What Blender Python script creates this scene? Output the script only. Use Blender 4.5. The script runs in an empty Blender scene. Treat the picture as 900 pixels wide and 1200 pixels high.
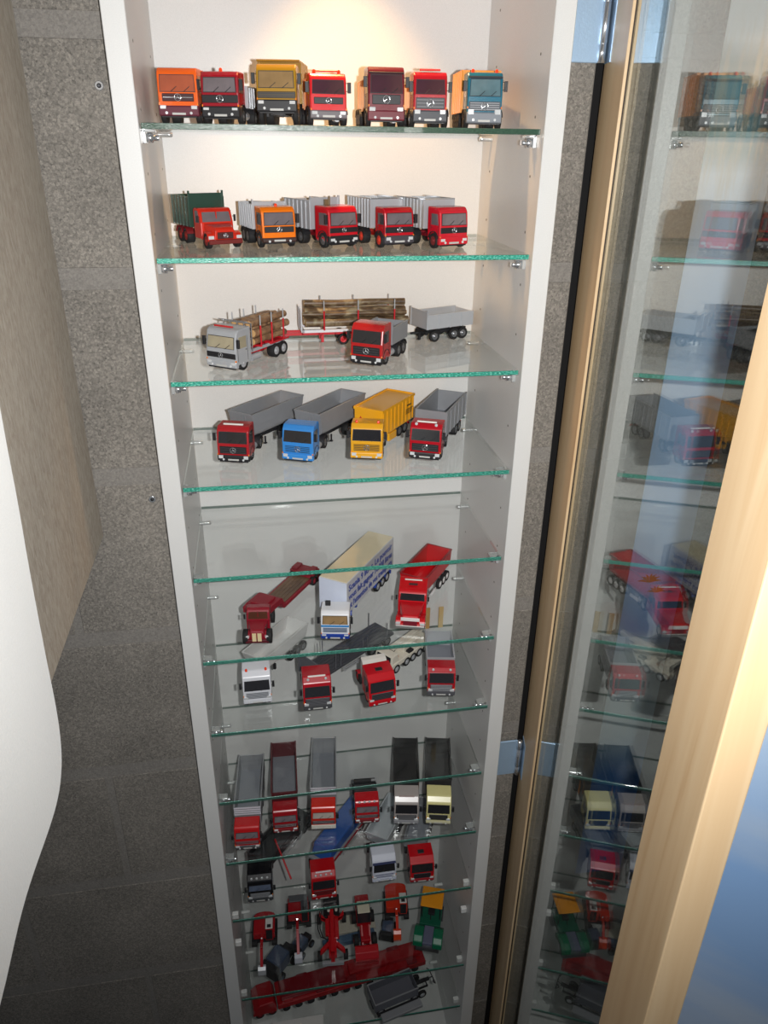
import bpy, bmesh, math, random
from mathutils import Vector, Matrix
rnd = random.Random(7)
S = bpy.context.scene
C = S.collection
R = math.radians

# ------------------------------------------------------------------ camera, world, light
cd = bpy.data.cameras.new('camera'); cam = bpy.data.objects.new('camera', cd); C.objects.link(cam)
cr, cu, cf = Vector((.9861, -.1658, .0119)), Vector((.0623, .4348, .8984)), Vector((.1541, .8851, -.4391))
cf.normalize(); cr = (cr - cf*cr.dot(cf)).normalized(); cu = cr.cross(cf)
m = Matrix((cr, cu, -cf)).transposed().to_4x4(); m.translation = Vector((-.1176, -.9268, 1.5863))
cam.matrix_world = m
cd.sensor_fit = 'VERTICAL'; cd.sensor_height = 36; cd.lens = 26.53; cd.clip_start = .01
S.camera = cam
w = bpy.data.worlds.new('room_ambience'); S.world = w; w.use_nodes = True
w.node_tree.nodes['Background'].inputs[0].default_value = (.85, .92, 1, 1)
w.node_tree.nodes['Background'].inputs[1].default_value = .10
def lamp(name, kind, loc, energy, col, size, **k):
    l = bpy.data.lights.new(name, kind); l.energy = energy; l.color = col
    if kind in ('POINT', 'SPOT'): l.shadow_soft_size = size
    for a, b in k.items(): setattr(l, a, b)
    o = bpy.data.objects.new(name, l); C.objects.link(o); o.location = loc; return o
fl = lamp('camera_flash', 'SPOT', Vector((-.1176, -.9268, 1.5863)) + cr*.052 + cu*.006 + cf*.012, 39, (1, .995, .985), .008,
          spot_size=R(128), spot_blend=.9)
fl.rotation_euler = (m @ Matrix.Rotation(R(13), 4, 'X')).to_euler(); cam.rotation_euler = m.to_euler()
sp = lamp('cabinet_spotlight_beam', 'SPOT', (.02, .125, 1.955), 10.0, (1, .55, .20), .010, spot_size=R(74), spot_blend=.6)
S.view_settings.view_transform = 'Standard'; S.view_settings.look = 'None'
S.view_settings.exposure = 0.0; S.view_settings.gamma = 1; S.view_settings.use_curve_mapping = False
S.cycles.transparent_max_bounces = 40
S.cycles.max_bounces = 12

# ------------------------------------------------------------------ helpers
def lin(c):
    return tuple(((x/255)/12.92 if x/255 <= .04045 else ((x/255+.055)/1.055)**2.4) for x in c)
MATS = {}
def mat(name, rgb, rough=.45, metal=0, coat=0, var=.06, scale=60, bump=0, emis=0):
    key = (name, rgb)
    if key in MATS: return MATS[key]
    M = bpy.data.materials.new(name); M.use_nodes = True; MATS[key] = M
    nt = M.node_tree; b = nt.nodes['Principled BSDF']; c = lin(rgb)
    tc = nt.nodes.new('ShaderNodeTexCoord'); n = nt.nodes.new('ShaderNodeTexNoise')
    n.inputs['Scale'].default_value = scale; n.inputs['Detail'].default_value = 3
    nt.links.new(tc.outputs['Object'], n.inputs['Vector'])
    mx = nt.nodes.new('ShaderNodeMix'); mx.data_type = 'RGBA'
    mx.inputs[6].default_value = tuple(x*(1-var) for x in c)+(1,); mx.inputs[7].default_value = tuple(min(1, x*(1+var)) for x in c)+(1,)
    nt.links.new(n.outputs['Fac'], mx.inputs[0]); nt.links.new(mx.outputs[2], b.inputs['Base Color'])
    b.inputs['Roughness'].default_value = rough; b.inputs['Metallic'].default_value = metal
    if coat: b.inputs['Coat Weight'].default_value = coat; b.inputs['Coat Roughness'].default_value = .08
    if bump:
        bp = nt.nodes.new('ShaderNodeBump'); bp.inputs['Strength'].default_value = bump; bp.inputs['Distance'].default_value = .001
        nt.links.new(n.outputs['Fac'], bp.inputs['Height']); nt.links.new(bp.outputs[0], b.inputs['Normal'])
    if emis: b.inputs['Emission Color'].default_value = c+(1,); b.inputs['Emission Strength'].default_value = emis
    return M
def paint(rgb): return mat('paint', rgb, .27, 0, .3, .03, 90)
def plastic(rgb, r=.5): return mat('plastic', rgb, r, 0, 0, .05, 90)
def metalm(rgb, r=.3): return mat('metal', rgb, r, .85, 0, .05, 60)
TYRE = mat('tyre_rubber', (24, 24, 25), .75, 0, 0, .15, 300)
DARK = plastic((34, 34, 37)); CHROME = metalm((215, 218, 222), .18); RIM = metalm((150, 152, 156), .35)
SILV = mat('silver_paint', (184, 187, 191), .35, .25, .2, .04, 80)
GREYP = mat('silver_paint', (150, 152, 156), .4, .2, .1, .05, 80)
GLASSD = mat('dark_glazing', (38, 38, 42), .08, 0, 1, .2, 30)
LENS = mat('lamp_lens', (235, 238, 240), .12, .3, 1, .05, 60)
ORANGE_L = mat('beacon_lens', (255, 70, 25), .2, 0, 1, .05, 60)
AMBER = mat('indicator_lens', (240, 130, 20), .2, 0, 1, .05, 60)

class MB:
    def __init__(s): s.v = []; s.f = []; s.sm = []
    def add(s, v, f, smooth=False):
        n = len(s.v); s.v += [tuple(p) for p in v]; s.f += [tuple(i+n for i in q) for q in f]; s.sm += [smooth]*len(f); return s
    def box(s, x0, x1, y0, y1, z0, z1):
        return s.add([(x0,y0,z0),(x1,y0,z0),(x1,y1,z0),(x0,y1,z0),(x0,y0,z1),(x1,y0,z1),(x1,y1,z1),(x0,y1,z1)],
                     [(0,3,2,1),(4,5,6,7),(0,1,5,4),(1,2,6,5),(2,3,7,6),(3,0,4,7)])
    def prism(s, pr, x0, x1):       # pr: (y,z) outline, extruded along x
        n = len(pr); v = [(x0,y,z) for y, z in pr]+[(x1,y,z) for y, z in pr]
        a = sum(pr[i][0]*pr[(i+1)%n][1]-pr[(i+1)%n][0]*pr[i][1] for i in range(n))
        f = [tuple(range(n))[::-1], tuple(range(n, 2*n))]+[(i, (i+1)%n, n+(i+1)%n, n+i) for i in range(n)]
        if a < 0: f = [q[::-1] for q in f]
        return s.add(v, f)
    def prismy(s, pr, y0, y1):      # pr: (x,z) outline, extruded along y
        n = len(pr); v = [(x,y0,z) for x, z in pr]+[(x,y1,z) for x, z in pr]
        a = sum(pr[i][0]*pr[(i+1)%n][1]-pr[(i+1)%n][0]*pr[i][1] for i in range(n))
        f = [tuple(range(n)), tuple(range(n, 2*n))[::-1]]+[((i+1)%n, i, n+i, n+(i+1)%n) for i in range(n)]
        if a < 0: f = [q[::-1] for q in f]
        return s.add(v, f)
    def prismz(s, pr, z0, z1):
        n = len(pr); v = [(x,y,z0) for x, y in pr]+[(x,y,z1) for x, y in pr]
        a = sum(pr[i][0]*pr[(i+1)%n][1]-pr[(i+1)%n][0]*pr[i][1] for i in range(n))
        f = [tuple(range(n))[::-1], tuple(range(n, 2*n))]+[(i, (i+1)%n, n+(i+1)%n, n+i) for i in range(n)]
        if a < 0: f = [q[::-1] for q in f]
        return s.add(v, f)
    def tube(s, p0, p1, r, n=10, r2=None):
        p0, p1 = Vector(p0), Vector(p1); d = (p1-p0).normalized(); a = d.orthogonal().normalized(); b = d.cross(a)
        r2 = r if r2 is None else r2; v = []
        for p, q in ((p0, r), (p1, r2)):
            for i in range(n):
                t = 2*math.pi*i/n; v.append(p+a*math.cos(t)*q+b*math.sin(t)*q)
        s.add(v, [(i, (i+1)%n, n+(i+1)%n, n+i) for i in range(n)], True)
        return s.add(v, [tuple(range(n))[::-1], tuple(range(n, 2*n))])
    def path(s, pts, r, n=8):
        for a, b in zip(pts, pts[1:]): s.tube(a, b, r, n)
        return s
    def lathe(s, prof, n=20, axis='x', c=(0,0,0)):   # prof: (h along axis, radius)
        v = []; c = Vector(c)
        for h, r in prof:
            for i in range(n):
                t = 2*math.pi*i/n; a, b = r*math.cos(t), r*math.sin(t)
                v.append(c+Vector((h, a, b) if axis == 'x' else (a, h, b) if axis == 'y' else (a, b, h)))
        k = len(prof); f = []
        for j in range(k-1):
            for i in range(n):
                q = (j*n+i, j*n+(i+1)%n, (j+1)*n+(i+1)%n, (j+1)*n+i); f.append(q)
        s.add(v, f, True)
        return s.add(v, [tuple(range(n))[::-1], tuple(range((k-1)*n, k*n))])
    def slab(s, pts, nrm, t):       # thin plate from a quad outline
        nrm = Vector(nrm).normalized()*t; n = len(pts)
        v = [Vector(p) for p in pts]+[Vector(p)+nrm for p in pts]
        return s.add(v, [tuple(range(n))[::-1], tuple(range(n, 2*n))]+[(i, (i+1)%n, n+(i+1)%n, n+i) for i in range(n)])
    def build(s, name, material, parent=None, bevel=0, seg=2, loc=None, rz=0, mm=True, fix=True, label=None):
        k = .001 if mm else 1
        me = bpy.data.meshes.new(name); me.from_pydata([(a*k, b*k, c*k) for a, b, c in s.v], [], s.f)
        me.polygons.foreach_set('use_smooth', s.sm)
        if bevel or fix:
            bm = bmesh.new(); bm.from_mesh(me)
            if bevel:
                bmesh.ops.remove_doubles(bm, verts=bm.verts, dist=1e-7)
                es = [e for e in bm.edges if len(e.link_faces) == 2 and e.calc_face_angle(0) > R(20)]
                bmesh.ops.bevel(bm, geom=es, offset=bevel*k, segments=seg, affect='EDGES', profile=.5, clamp_overlap=True)
            bmesh.ops.recalc_face_normals(bm, faces=bm.faces)
            bm.to_mesh(me); bm.free()
        o = bpy.data.objects.new(name, me); C.objects.link(o); me.materials.append(material)
        if parent: o.parent = parent
        if loc: o.location = loc
        if rz: o.rotation_euler.z = rz
        if label: o['label'] = label
        return o
def tag(o, label=None, cat=None, group=None, kind=None):
    if label: o['label'] = label
    if cat: o['category'] = cat
    if group: o['group'] = group
    if kind: o['kind'] = kind
    return o
def empty(name, loc=(0,0,0), rz=0, label=None, cat=None, group=None, kind=None):
    o = bpy.data.objects.new(name, None); C.objects.link(o); o.location = loc; o.rotation_euler.z = rz; o.empty_display_size = .02
    return tag(o, label, cat, group, kind)

# ------------------------------------------------------------------ surface materials
def nodes(name):
    M = bpy.data.materials.new(name); M.use_nodes = True; nt = M.node_tree
    return M, nt, nt.nodes['Principled BSDF']
def ramp(nt, pts):
    r = nt.nodes.new('ShaderNodeValToRGB'); e = r.color_ramp.elements
    while len(e) < len(pts): e.new(.5)
    for q, (p, c) in zip(e, pts): q.position = p; q.color = lin(c)+(1,)
    return r
def concrete(name, cols, sc=380, bump=.6, stretch=(1,1,1)):
    M, nt, b = nodes(name); L = nt.links.new
    tc = nt.nodes.new('ShaderNodeTexCoord'); mp = nt.nodes.new('ShaderNodeMapping'); mp.inputs['Scale'].default_value = stretch
    geo = nt.nodes.new('ShaderNodeNewGeometry'); L(geo.outputs['Position'], mp.inputs[0])
    vo = nt.nodes.new('ShaderNodeTexVoronoi'); vo.inputs['Scale'].default_value = sc; L(mp.outputs[0], vo.inputs['Vector'])
    n1 = nt.nodes.new('ShaderNodeTexNoise'); n1.inputs['Scale'].default_value = sc*1.6; n1.inputs['Roughness'].default_value = .7; n1.inputs['Detail'].default_value = 5; L(mp.outputs[0], n1.inputs['Vector'])
    n2 = nt.nodes.new('ShaderNodeTexNoise'); n2.inputs['Scale'].default_value = 9; n2.inputs['Detail'].default_value = 4; L(mp.outputs[0], n2.inputs['Vector'])
    a = nt.nodes.new('ShaderNodeMath'); a.operation = 'MULTIPLY_ADD'; L(vo.outputs['Color'], a.inputs[0]); a.inputs[1].default_value = .4; L(n1.outputs['Fac'], a.inputs[2])
    a2 = nt.nodes.new('ShaderNodeMath'); a2.operation = 'MULTIPLY_ADD'; L(n2.outputs['Fac'], a2.inputs[0]); a2.inputs[1].default_value = .35; L(a.outputs[0], a2.inputs[2])
    a3 = nt.nodes.new('ShaderNodeMath'); a3.operation = 'SUBTRACT'; L(a2.outputs[0], a3.inputs[0]); a3.inputs[1].default_value = .33
    r = ramp(nt, cols); L(a3.outputs[0], r.inputs[0]); L(r.outputs[0], b.inputs['Base Color'])
    b.inputs['Roughness'].default_value = .93
    bp = nt.nodes.new('ShaderNodeBump'); bp.inputs['Strength'].default_value = bump; bp.inputs['Distance'].default_value = .0015
    L(a.outputs[0], bp.inputs['Height']); L(bp.outputs[0], b.inputs['Normal'])
    return M
BLOCK = concrete('concrete_block', [(.2, (84, 81, 77)), (.42, (112, 108, 102)), (.6, (130, 125, 118)), (.85, (158, 152, 143))])
MORTAR = concrete('mortar', [(.15, (104, 101, 97)), (.5, (125, 121, 116)), (.85, (142, 138, 132))], 420, .35)
PIER = concrete('rough_board_concrete', [(.1, (138, 126, 112)), (.5, (164, 155, 142)), (.9, (182, 175, 162))], 150, .25, (1, 2.2, .6))
def wood(name, cols, sc=(30, 30, 1.6)):
    M, nt, b = nodes(name); L = nt.links.new
    geo = nt.nodes.new('ShaderNodeNewGeometry'); mp = nt.nodes.new('ShaderNodeMapping'); mp.inputs['Scale'].default_value = sc
    L(geo.outputs['Position'], mp.inputs[0])
    n = nt.nodes.new('ShaderNodeTexNoise'); n.inputs['Scale'].default_value = 1; n.inputs['Detail'].default_value = 6; n.inputs['Distortion'].default_value = 1.2
    L(mp.outputs[0], n.inputs['Vector'])
    r = ramp(nt, cols); L(n.outputs['Fac'], r.inputs[0]); L(r.outputs[0], b.inputs['Base Color'])
    b.inputs['Roughness'].default_value = .42
    return M
BIRCH = wood('birch_wood', [(.25, (192, 156, 114)), (.42, (208, 178, 138)), (.6, (214, 187, 149)), (.8, (222, 197, 162))])
def laminate(name, rgb):
    M, nt, b = nodes(name); L = nt.links.new
    geo = nt.nodes.new('ShaderNodeNewGeometry'); n = nt.nodes.new('ShaderNodeTexNoise'); n.inputs['Scale'].default_value = 900
    L(geo.outputs['Position'], n.inputs['Vector'])
    c = lin(rgb); r = ramp(nt, [(.3, tuple(int(x*.975) for x in rgb)), (.7, rgb)]); L(n.outputs['Fac'], r.inputs[0]); L(r.outputs[0], b.inputs['Base Color'])
    b.inputs['Roughness'].default_value = .38
    bp = nt.nodes.new('ShaderNodeBump'); bp.inputs['Strength'].default_value = .12; bp.inputs['Distance'].default_value = .0006
    L(n.outputs['Fac'], bp.inputs['Height']); L(bp.outputs[0], b.inputs['Normal'])
    return M
WHITE = laminate('white_laminate', (218, 218, 216))
GREYL = laminate('side_laminate', (206, 202, 196))
def glass(name, tint, boost=1.0):
    M = bpy.data.materials.new(name); M.use_nodes = True; nt = M.node_tree; nt.nodes.clear(); L = nt.links.new
    out = nt.nodes.new('ShaderNodeOutputMaterial'); tr = nt.nodes.new('ShaderNodeBsdfTransparent'); tr.inputs[0].default_value = tint+(1,)
    gl = nt.nodes.new('ShaderNodeBsdfGlossy'); gl.inputs['Roughness'].default_value = .0; gl.inputs[0].default_value = (.97, 1, .985, 1)
    g = nt.nodes.new('ShaderNodeNewGeometry'); dt = nt.nodes.new('ShaderNodeVectorMath'); dt.operation = 'DOT_PRODUCT'
    L(g.outputs['Incoming'], dt.inputs[0]); L(g.outputs['Normal'], dt.inputs[1])
    def mth(op, a, b):
        q = nt.nodes.new('ShaderNodeMath'); q.operation = op
        for i, x in enumerate((a, b)):
            if x is None: continue
            if isinstance(x, (int, float)): q.inputs[i].default_value = x
            else: L(x, q.inputs[i])
        return q.outputs[0]
    ab = mth('ABSOLUTE', dt.outputs['Value'], None); om = mth('SUBTRACT', 1, ab); pw = mth('POWER', om, 5)
    f = mth('MULTIPLY', mth('ADD', mth('MULTIPLY', pw, .96), .04), boost); f = mth('MINIMUM', f, .95)
    mx = nt.nodes.new('ShaderNodeMixShader'); L(f, mx.inputs[0]); L(tr.outputs[0], mx.inputs[1]); L(gl.outputs[0], mx.inputs[2]); L(mx.outputs[0], out.inputs[0])
    return M
SHELFG = glass('shelf_glass', (.988, .993, .990), .85)
DOORG = glass('door_glass', (.95, .97, .965), 1.32)
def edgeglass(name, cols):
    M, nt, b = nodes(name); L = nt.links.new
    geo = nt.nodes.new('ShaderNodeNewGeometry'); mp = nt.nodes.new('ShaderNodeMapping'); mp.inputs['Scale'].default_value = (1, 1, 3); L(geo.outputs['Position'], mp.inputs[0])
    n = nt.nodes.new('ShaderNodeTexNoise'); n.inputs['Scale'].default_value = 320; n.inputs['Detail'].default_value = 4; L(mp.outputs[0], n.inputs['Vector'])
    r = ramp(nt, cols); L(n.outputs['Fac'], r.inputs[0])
    fw = nt.nodes.new('ShaderNodeLayerWeight'); fw.inputs[0].default_value = .5; rr = ramp(nt, [(.03, (0, 0, 0)), (.28, (250, 250, 250))]); L(fw.outputs['Facing'], rr.inputs[0])  # base colour darkens at steep view angles, painting in the edge's fading glimmer
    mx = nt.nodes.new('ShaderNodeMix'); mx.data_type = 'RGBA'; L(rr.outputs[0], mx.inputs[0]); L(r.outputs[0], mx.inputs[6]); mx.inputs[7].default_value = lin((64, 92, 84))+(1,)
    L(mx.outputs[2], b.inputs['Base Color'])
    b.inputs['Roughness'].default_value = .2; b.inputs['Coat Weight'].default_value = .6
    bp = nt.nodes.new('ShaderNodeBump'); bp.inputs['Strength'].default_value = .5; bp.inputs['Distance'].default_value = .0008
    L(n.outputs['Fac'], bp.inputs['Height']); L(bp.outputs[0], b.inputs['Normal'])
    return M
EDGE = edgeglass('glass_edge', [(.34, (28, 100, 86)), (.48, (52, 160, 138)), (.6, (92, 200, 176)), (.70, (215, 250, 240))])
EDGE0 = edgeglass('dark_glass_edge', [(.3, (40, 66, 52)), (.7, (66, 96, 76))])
BACKEDGE = mat('glass_back_edge', (118, 138, 130), .3, 0, .5, .3, 200)
SHADEM = mat('gap_shade_black', (14, 12, 12), .9, 0, 0, .1, 50)  # flat black paints in the shade of the gap between wall and door

# ------------------------------------------------------------------ room: walls, floor
YW = .02
FLOORZ = -.30
fm = concrete('floor_screed', [(.2, (70, 68, 66)), (.6, (96, 93, 90)), (.9, (112, 109, 105))], 90, .2)
o = MB().box(-1.6, 1.9, -2.2, YW+.4, FLOORZ-.05, FLOORZ).build('floor', fm, mm=False); tag(o, kind='structure')
wall = empty('wall_back', (0, YW, FLOORZ), kind='structure')
# mortar bed (with the niche for the cabinet cut out of it)
HB = (-.252, .252)
mb = MB()
for x0, x1, za, zb in ((-1.6, HB[0], FLOORZ, 2.6), (.281+.03, 1.9, FLOORZ, 2.6), (HB[0], .311, 2.03, 2.6)):
    mb.box(x0, x1, .0012, .33, za-FLOORZ, zb-FLOORZ)
mb.box(.252, .287, .0012, .33, 0, 2.33)
mb.build('mortar_bed', MORTAR, wall, mm=False, fix=False)
MB().box(.2875, .3115, .03, .33, 0, 2.33).build('door_rebate', SHADEM, wall, mm=False, label='rebate in the wall beside the door, coloured black for its shade')
pitch = .25; k = 0
for row in range(-2, 11):
    zb0 = .19+row*pitch+.013; zb1 = zb0+pitch-.024
    if zb0 > 2.55: break
    off = .20 if row % 2 else .02
    x = -1.6
    edges = [-1.86+off+.5*i for i in range(9)]
    for e0 in edges:
        xa, xb = e0+.006+.27, e0+.5-.006+.27
        for lo, hi in ((-1.6, HB[0]-.0005), (.2525, .2865), (.3115, 1.9)):
            a, b = max(xa, lo), min(xb, hi)
            if zb0 > 2.0 and lo > 0: pass
            if b-a < .012: continue
            k += 1
            j = rnd.uniform(-.0007, .0007)
            MB().box(a, b, j, .004, max(zb0-FLOORZ, .002), zb1-FLOORZ).build('block', BLOCK, wall, mm=False, bevel=.0009, seg=1)
# wall return / pier on the left, ending above the floor
o = MB().box(-.95, -.335, -1.3, YW+.004, 1.103, 2.6).build('wall_left', PIER, mm=False, bevel=.006, seg=2); tag(o, kind='structure')
# washers/screws in the wall
for nm, px, pz in (('upper', -.2625, 1.637), ('lower', -.2655, 1.158)):
    s_ = empty('wall_screw', (px, YW-.001, pz), label='%s steel screw and washer in the grey block wall beside the cabinet' % nm, cat='screw', group='wall screws left of the cabinet')
    MB().lathe([(0, 4.6), (-1.3, 4.6), (-1.5, 4.0)], 20, 'y').build('washer', CHROME, s_)
    MB().lathe([(-1.3, 2.4), (-2.6, 2.2), (-3.2, 1.2)], 12, 'y').build('screw_head', metalm((90, 92, 96), .3), s_)

# ------------------------------------------------------------------ the cabinet
W2, T, D = .225, .024, .2493
CZ0, CZ1 = -.27, 1.97
cab = empty('display_cabinet', (0, 0, FLOORZ), label='tall narrow white display cabinet set in the block wall, holding model trucks', cat='cabinet')
def cb(x0, x1, y0, y1, z0, z1): return MB().box(x0, x1, y0, y1, z0-FLOORZ, z1-FLOORZ)
for s in (-1, 1):
    a, b = sorted((s*W2, s*(W2+T)))
    sd = cb(a, b, 0, D+.012, FLOORZ, CZ1+.02).build('side_panel', WHITE, cab, mm=False, bevel=.0008, seg=1)
    hs = MB()
    for yy in (.035, .205):
        z = -.24
        while z < 1.95:
            hs.lathe([(0, .0016), (s*-.0003, .0016)], 8, 'x', (s*(W2-.00005), yy, z-FLOORZ)); z += .064
    tag(hs.build('shelf_pin_holes', mat('drilled_hole', (120, 116, 110), .9), sd, mm=False), kind='stuff')
cb(-W2, W2, D, D+.012, CZ0, CZ1).build('back_panel', WHITE, cab, mm=False)
cb(-W2, W2, .002, D, CZ0-.02, CZ0).build('bottom_panel', WHITE, cab, mm=False)
cb(-W2, W2, .02, D, FLOORZ, CZ0-.02).build('plinth', WHITE, cab, mm=False)
cb(-W2, W2, .002, D, CZ1, CZ1+.02).build('top_panel', WHITE, cab, mm=False)
# spotlight recessed in the roof
sl = empty('cabinet_spotlight', (.02, .125, CZ1), label='small round warm spotlight under the roof of the cabinet', cat='lamp')
MB().lathe([(0, 30), (-3, 30), (-5, 26), (-5, 22)], 28, 'z').build('trim_ring', CHROME, sl)
MB().lathe([(-5.1, 20), (-6, 18)], 24, 'z').build('bulb', mat('warm_lamp_glow', (255, 190, 110), .4, emis=6), sl)

SH = [1.6, 1.4614, 1.3151, 1.172, 1.0323, .8888, .7505, .6036, .4598, .3101, .0776, -.06, -.2]
NAMES = ['topmost glass shelf, carrying seven trucks in a row under the warm light', 'second glass shelf from the top, carrying five tipper trucks',
 'third glass shelf from the top, carrying the log truck and log trailer', 'fourth glass shelf from the top, carrying the blue and the yellow semi trucks',
 'empty fifth glass shelf above the truck with the lettered box trailer', 'glass shelf under the bonneted trucks and the white box trailer',
 'glass shelf under the white truck with white tipper and three red trucks', 'empty glass shelf between the red trucks and the silver tipper bodies',
 'glass shelf under the row of six tipper trucks with long bodies', 'glass shelf under the black, red, white and small red semi trucks',
 'glass shelf under the excavators, wheel loader and green roller', 'dim glass shelf near the bottom under the long red transporter', 'lowest glass shelf, in the dark below the red transporter']
for i, z in enumerate(SH):
    g = empty('glass_shelf', (0, .01, z), label=NAMES[i], cat='shelf', group='glass shelves of the cabinet')
    x = W2-.0012
    MB().box(-x, x, .0006, D-.0115, -.003, .003).build('pane', SHELFG, g, mm=False)
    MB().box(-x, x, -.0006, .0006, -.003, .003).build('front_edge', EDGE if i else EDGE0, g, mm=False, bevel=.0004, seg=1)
    MB().box(-x, x, D-.0115, D-.0110, -.0022, .0022).build('back_edge', BACKEDGE, g, mm=False)
levels = [(z, i >= 9) for i, z in enumerate(SH)] + [(.232, True)]
WCLIP = plastic((232, 232, 230), .35); CCLIP = mat('clear_clip', (205, 208, 208), .15, .5, .8)
for z, wh in levels:
    for s in (-1, 1):
        for y in (.030, .205):
            p = (s*W2, y, z-.003-FLOORZ); top = .0 if not (z == .232) else .0
            if wh and y < .1:
                MB().box(min(0, -s*.011), max(0, -s*.011), -.004, .004, -.013, -.0003).build('shelf_support', WCLIP, cab, mm=False, bevel=.001, seg=1, loc=p)
            elif y < .1:
                q = empty('shelf_support', p); q.parent = cab
                MB().box(min(0, -s*.004), max(0, -s*.004), -.006, .006, -.014, -.0004).box(min(0, -s*.014), max(0, -s*.014), -.006, .006, -.003, -.0004).build('bracket', CCLIP, q, mm=False, bevel=.0007, seg=1)
                MB().lathe([(-s*.004, .0042), (-s*.006, .0052), (-s*.010, .0052), (-s*.011, .003), (-s*.017, .003)], 14, 'x', (0, 0, -.0085)).build('peg', CHROME, q, mm=False)
            else:
                MB().lathe([(0, .0035), (-s*.002, .0035), (-s*.012, .0035), (-s*.0165, .0034), (-s*.018, .0022)], 14, 'x', (0, 0, -.0039)).build('shelf_support', CCLIP if not wh else WCLIP, cab, mm=False, loc=p)

# ------------------------------------------------------------------ the open glass door
PHI = -.2017
dn = Vector((math.cos(PHI), math.sin(PHI), 0)); O = dn*.2924
door = empty('door', (O.x, O.y, 0)); door.parent = cab; door.location = (O.x, O.y, -FLOORZ)
# local frame: -y runs along the door towards the viewer, +x away from the cabinet
door.rotation_euler.z = PHI
def dbox(u0, u1, a, b, z0, z1): return MB().box(a, b, -u1, -u0, z0, z1)
DT = .025; DZ0, DZ1 = -.22, 1.93
for nm, u0, u1, z0, z1 in (('hinge_stile', -.086, .0125, DZ0, DZ1), ('outer_stile', .448, .533, DZ0, DZ1)):
    q = dbox(u0, u1, -.004, DT, z0, z1) if nm == 'outer_stile' else dbox(u0, u1, -.004, .0105, z0, z1).box(.01051, DT, .045, -u0, z0, z1)
    q.build(nm, BIRCH, door, mm=False, bevel=.0012 if nm == 'outer_stile' else .0005, seg=2)
for nm, z0, z1 in (('bottom_rail', DZ0, DZ0+.085), ('top_rail', DZ1-.085, DZ1)):
    dbox(.0125, .448, -.004, DT, z0, z1).build(nm, BIRCH, door, mm=False, bevel=.0012, seg=2)
dbox(.0125, .448, .0004, .0044, DZ0+.085, DZ1-.085).build('pane', DOORG, door, mm=False)
dbox(.0125, .0140, -.0008, .0003, DZ0+.085, DZ1-.085).build('glazing_seal', mat('dark_seal', (46, 36, 30), .7), door, mm=False)
HM = mat('galvanised_hinge', (176, 206, 236), .36, .55, 0, .06, 500, .15)
for z0, z1 in ((1.671, 1.748), (.588, .664)):
    h = empty('hinge', (0, 0, -FLOORZ)); h.parent = cab
    MB().box(.2495, .286, YW-.0048, YW-.0018, z0, z1).build('wall_leaf', HM, h, mm=False, bevel=.0006, seg=1)
    MB().lathe([(z0, .0022), (z0, .0042), (z0+.018, .0044), (z0+.0185, .0036), (z0+.019, .0044), (z1-.019, .0044), (z1-.0185, .0036), (z1-.018, .0044), (z1, .0042), (z1, .002)], 18, 'z', (.2895, YW-.006, 0)).build('barrel', CHROME, h, mm=False)
    hp_ = dbox(-.084, -.057, -.0052, -.0041, z0, z1).build('door_leaf', HM, h, mm=False)
    hp_.location = (O.x, O.y, 0); hp_.rotation_euler.z = PHI

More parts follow.
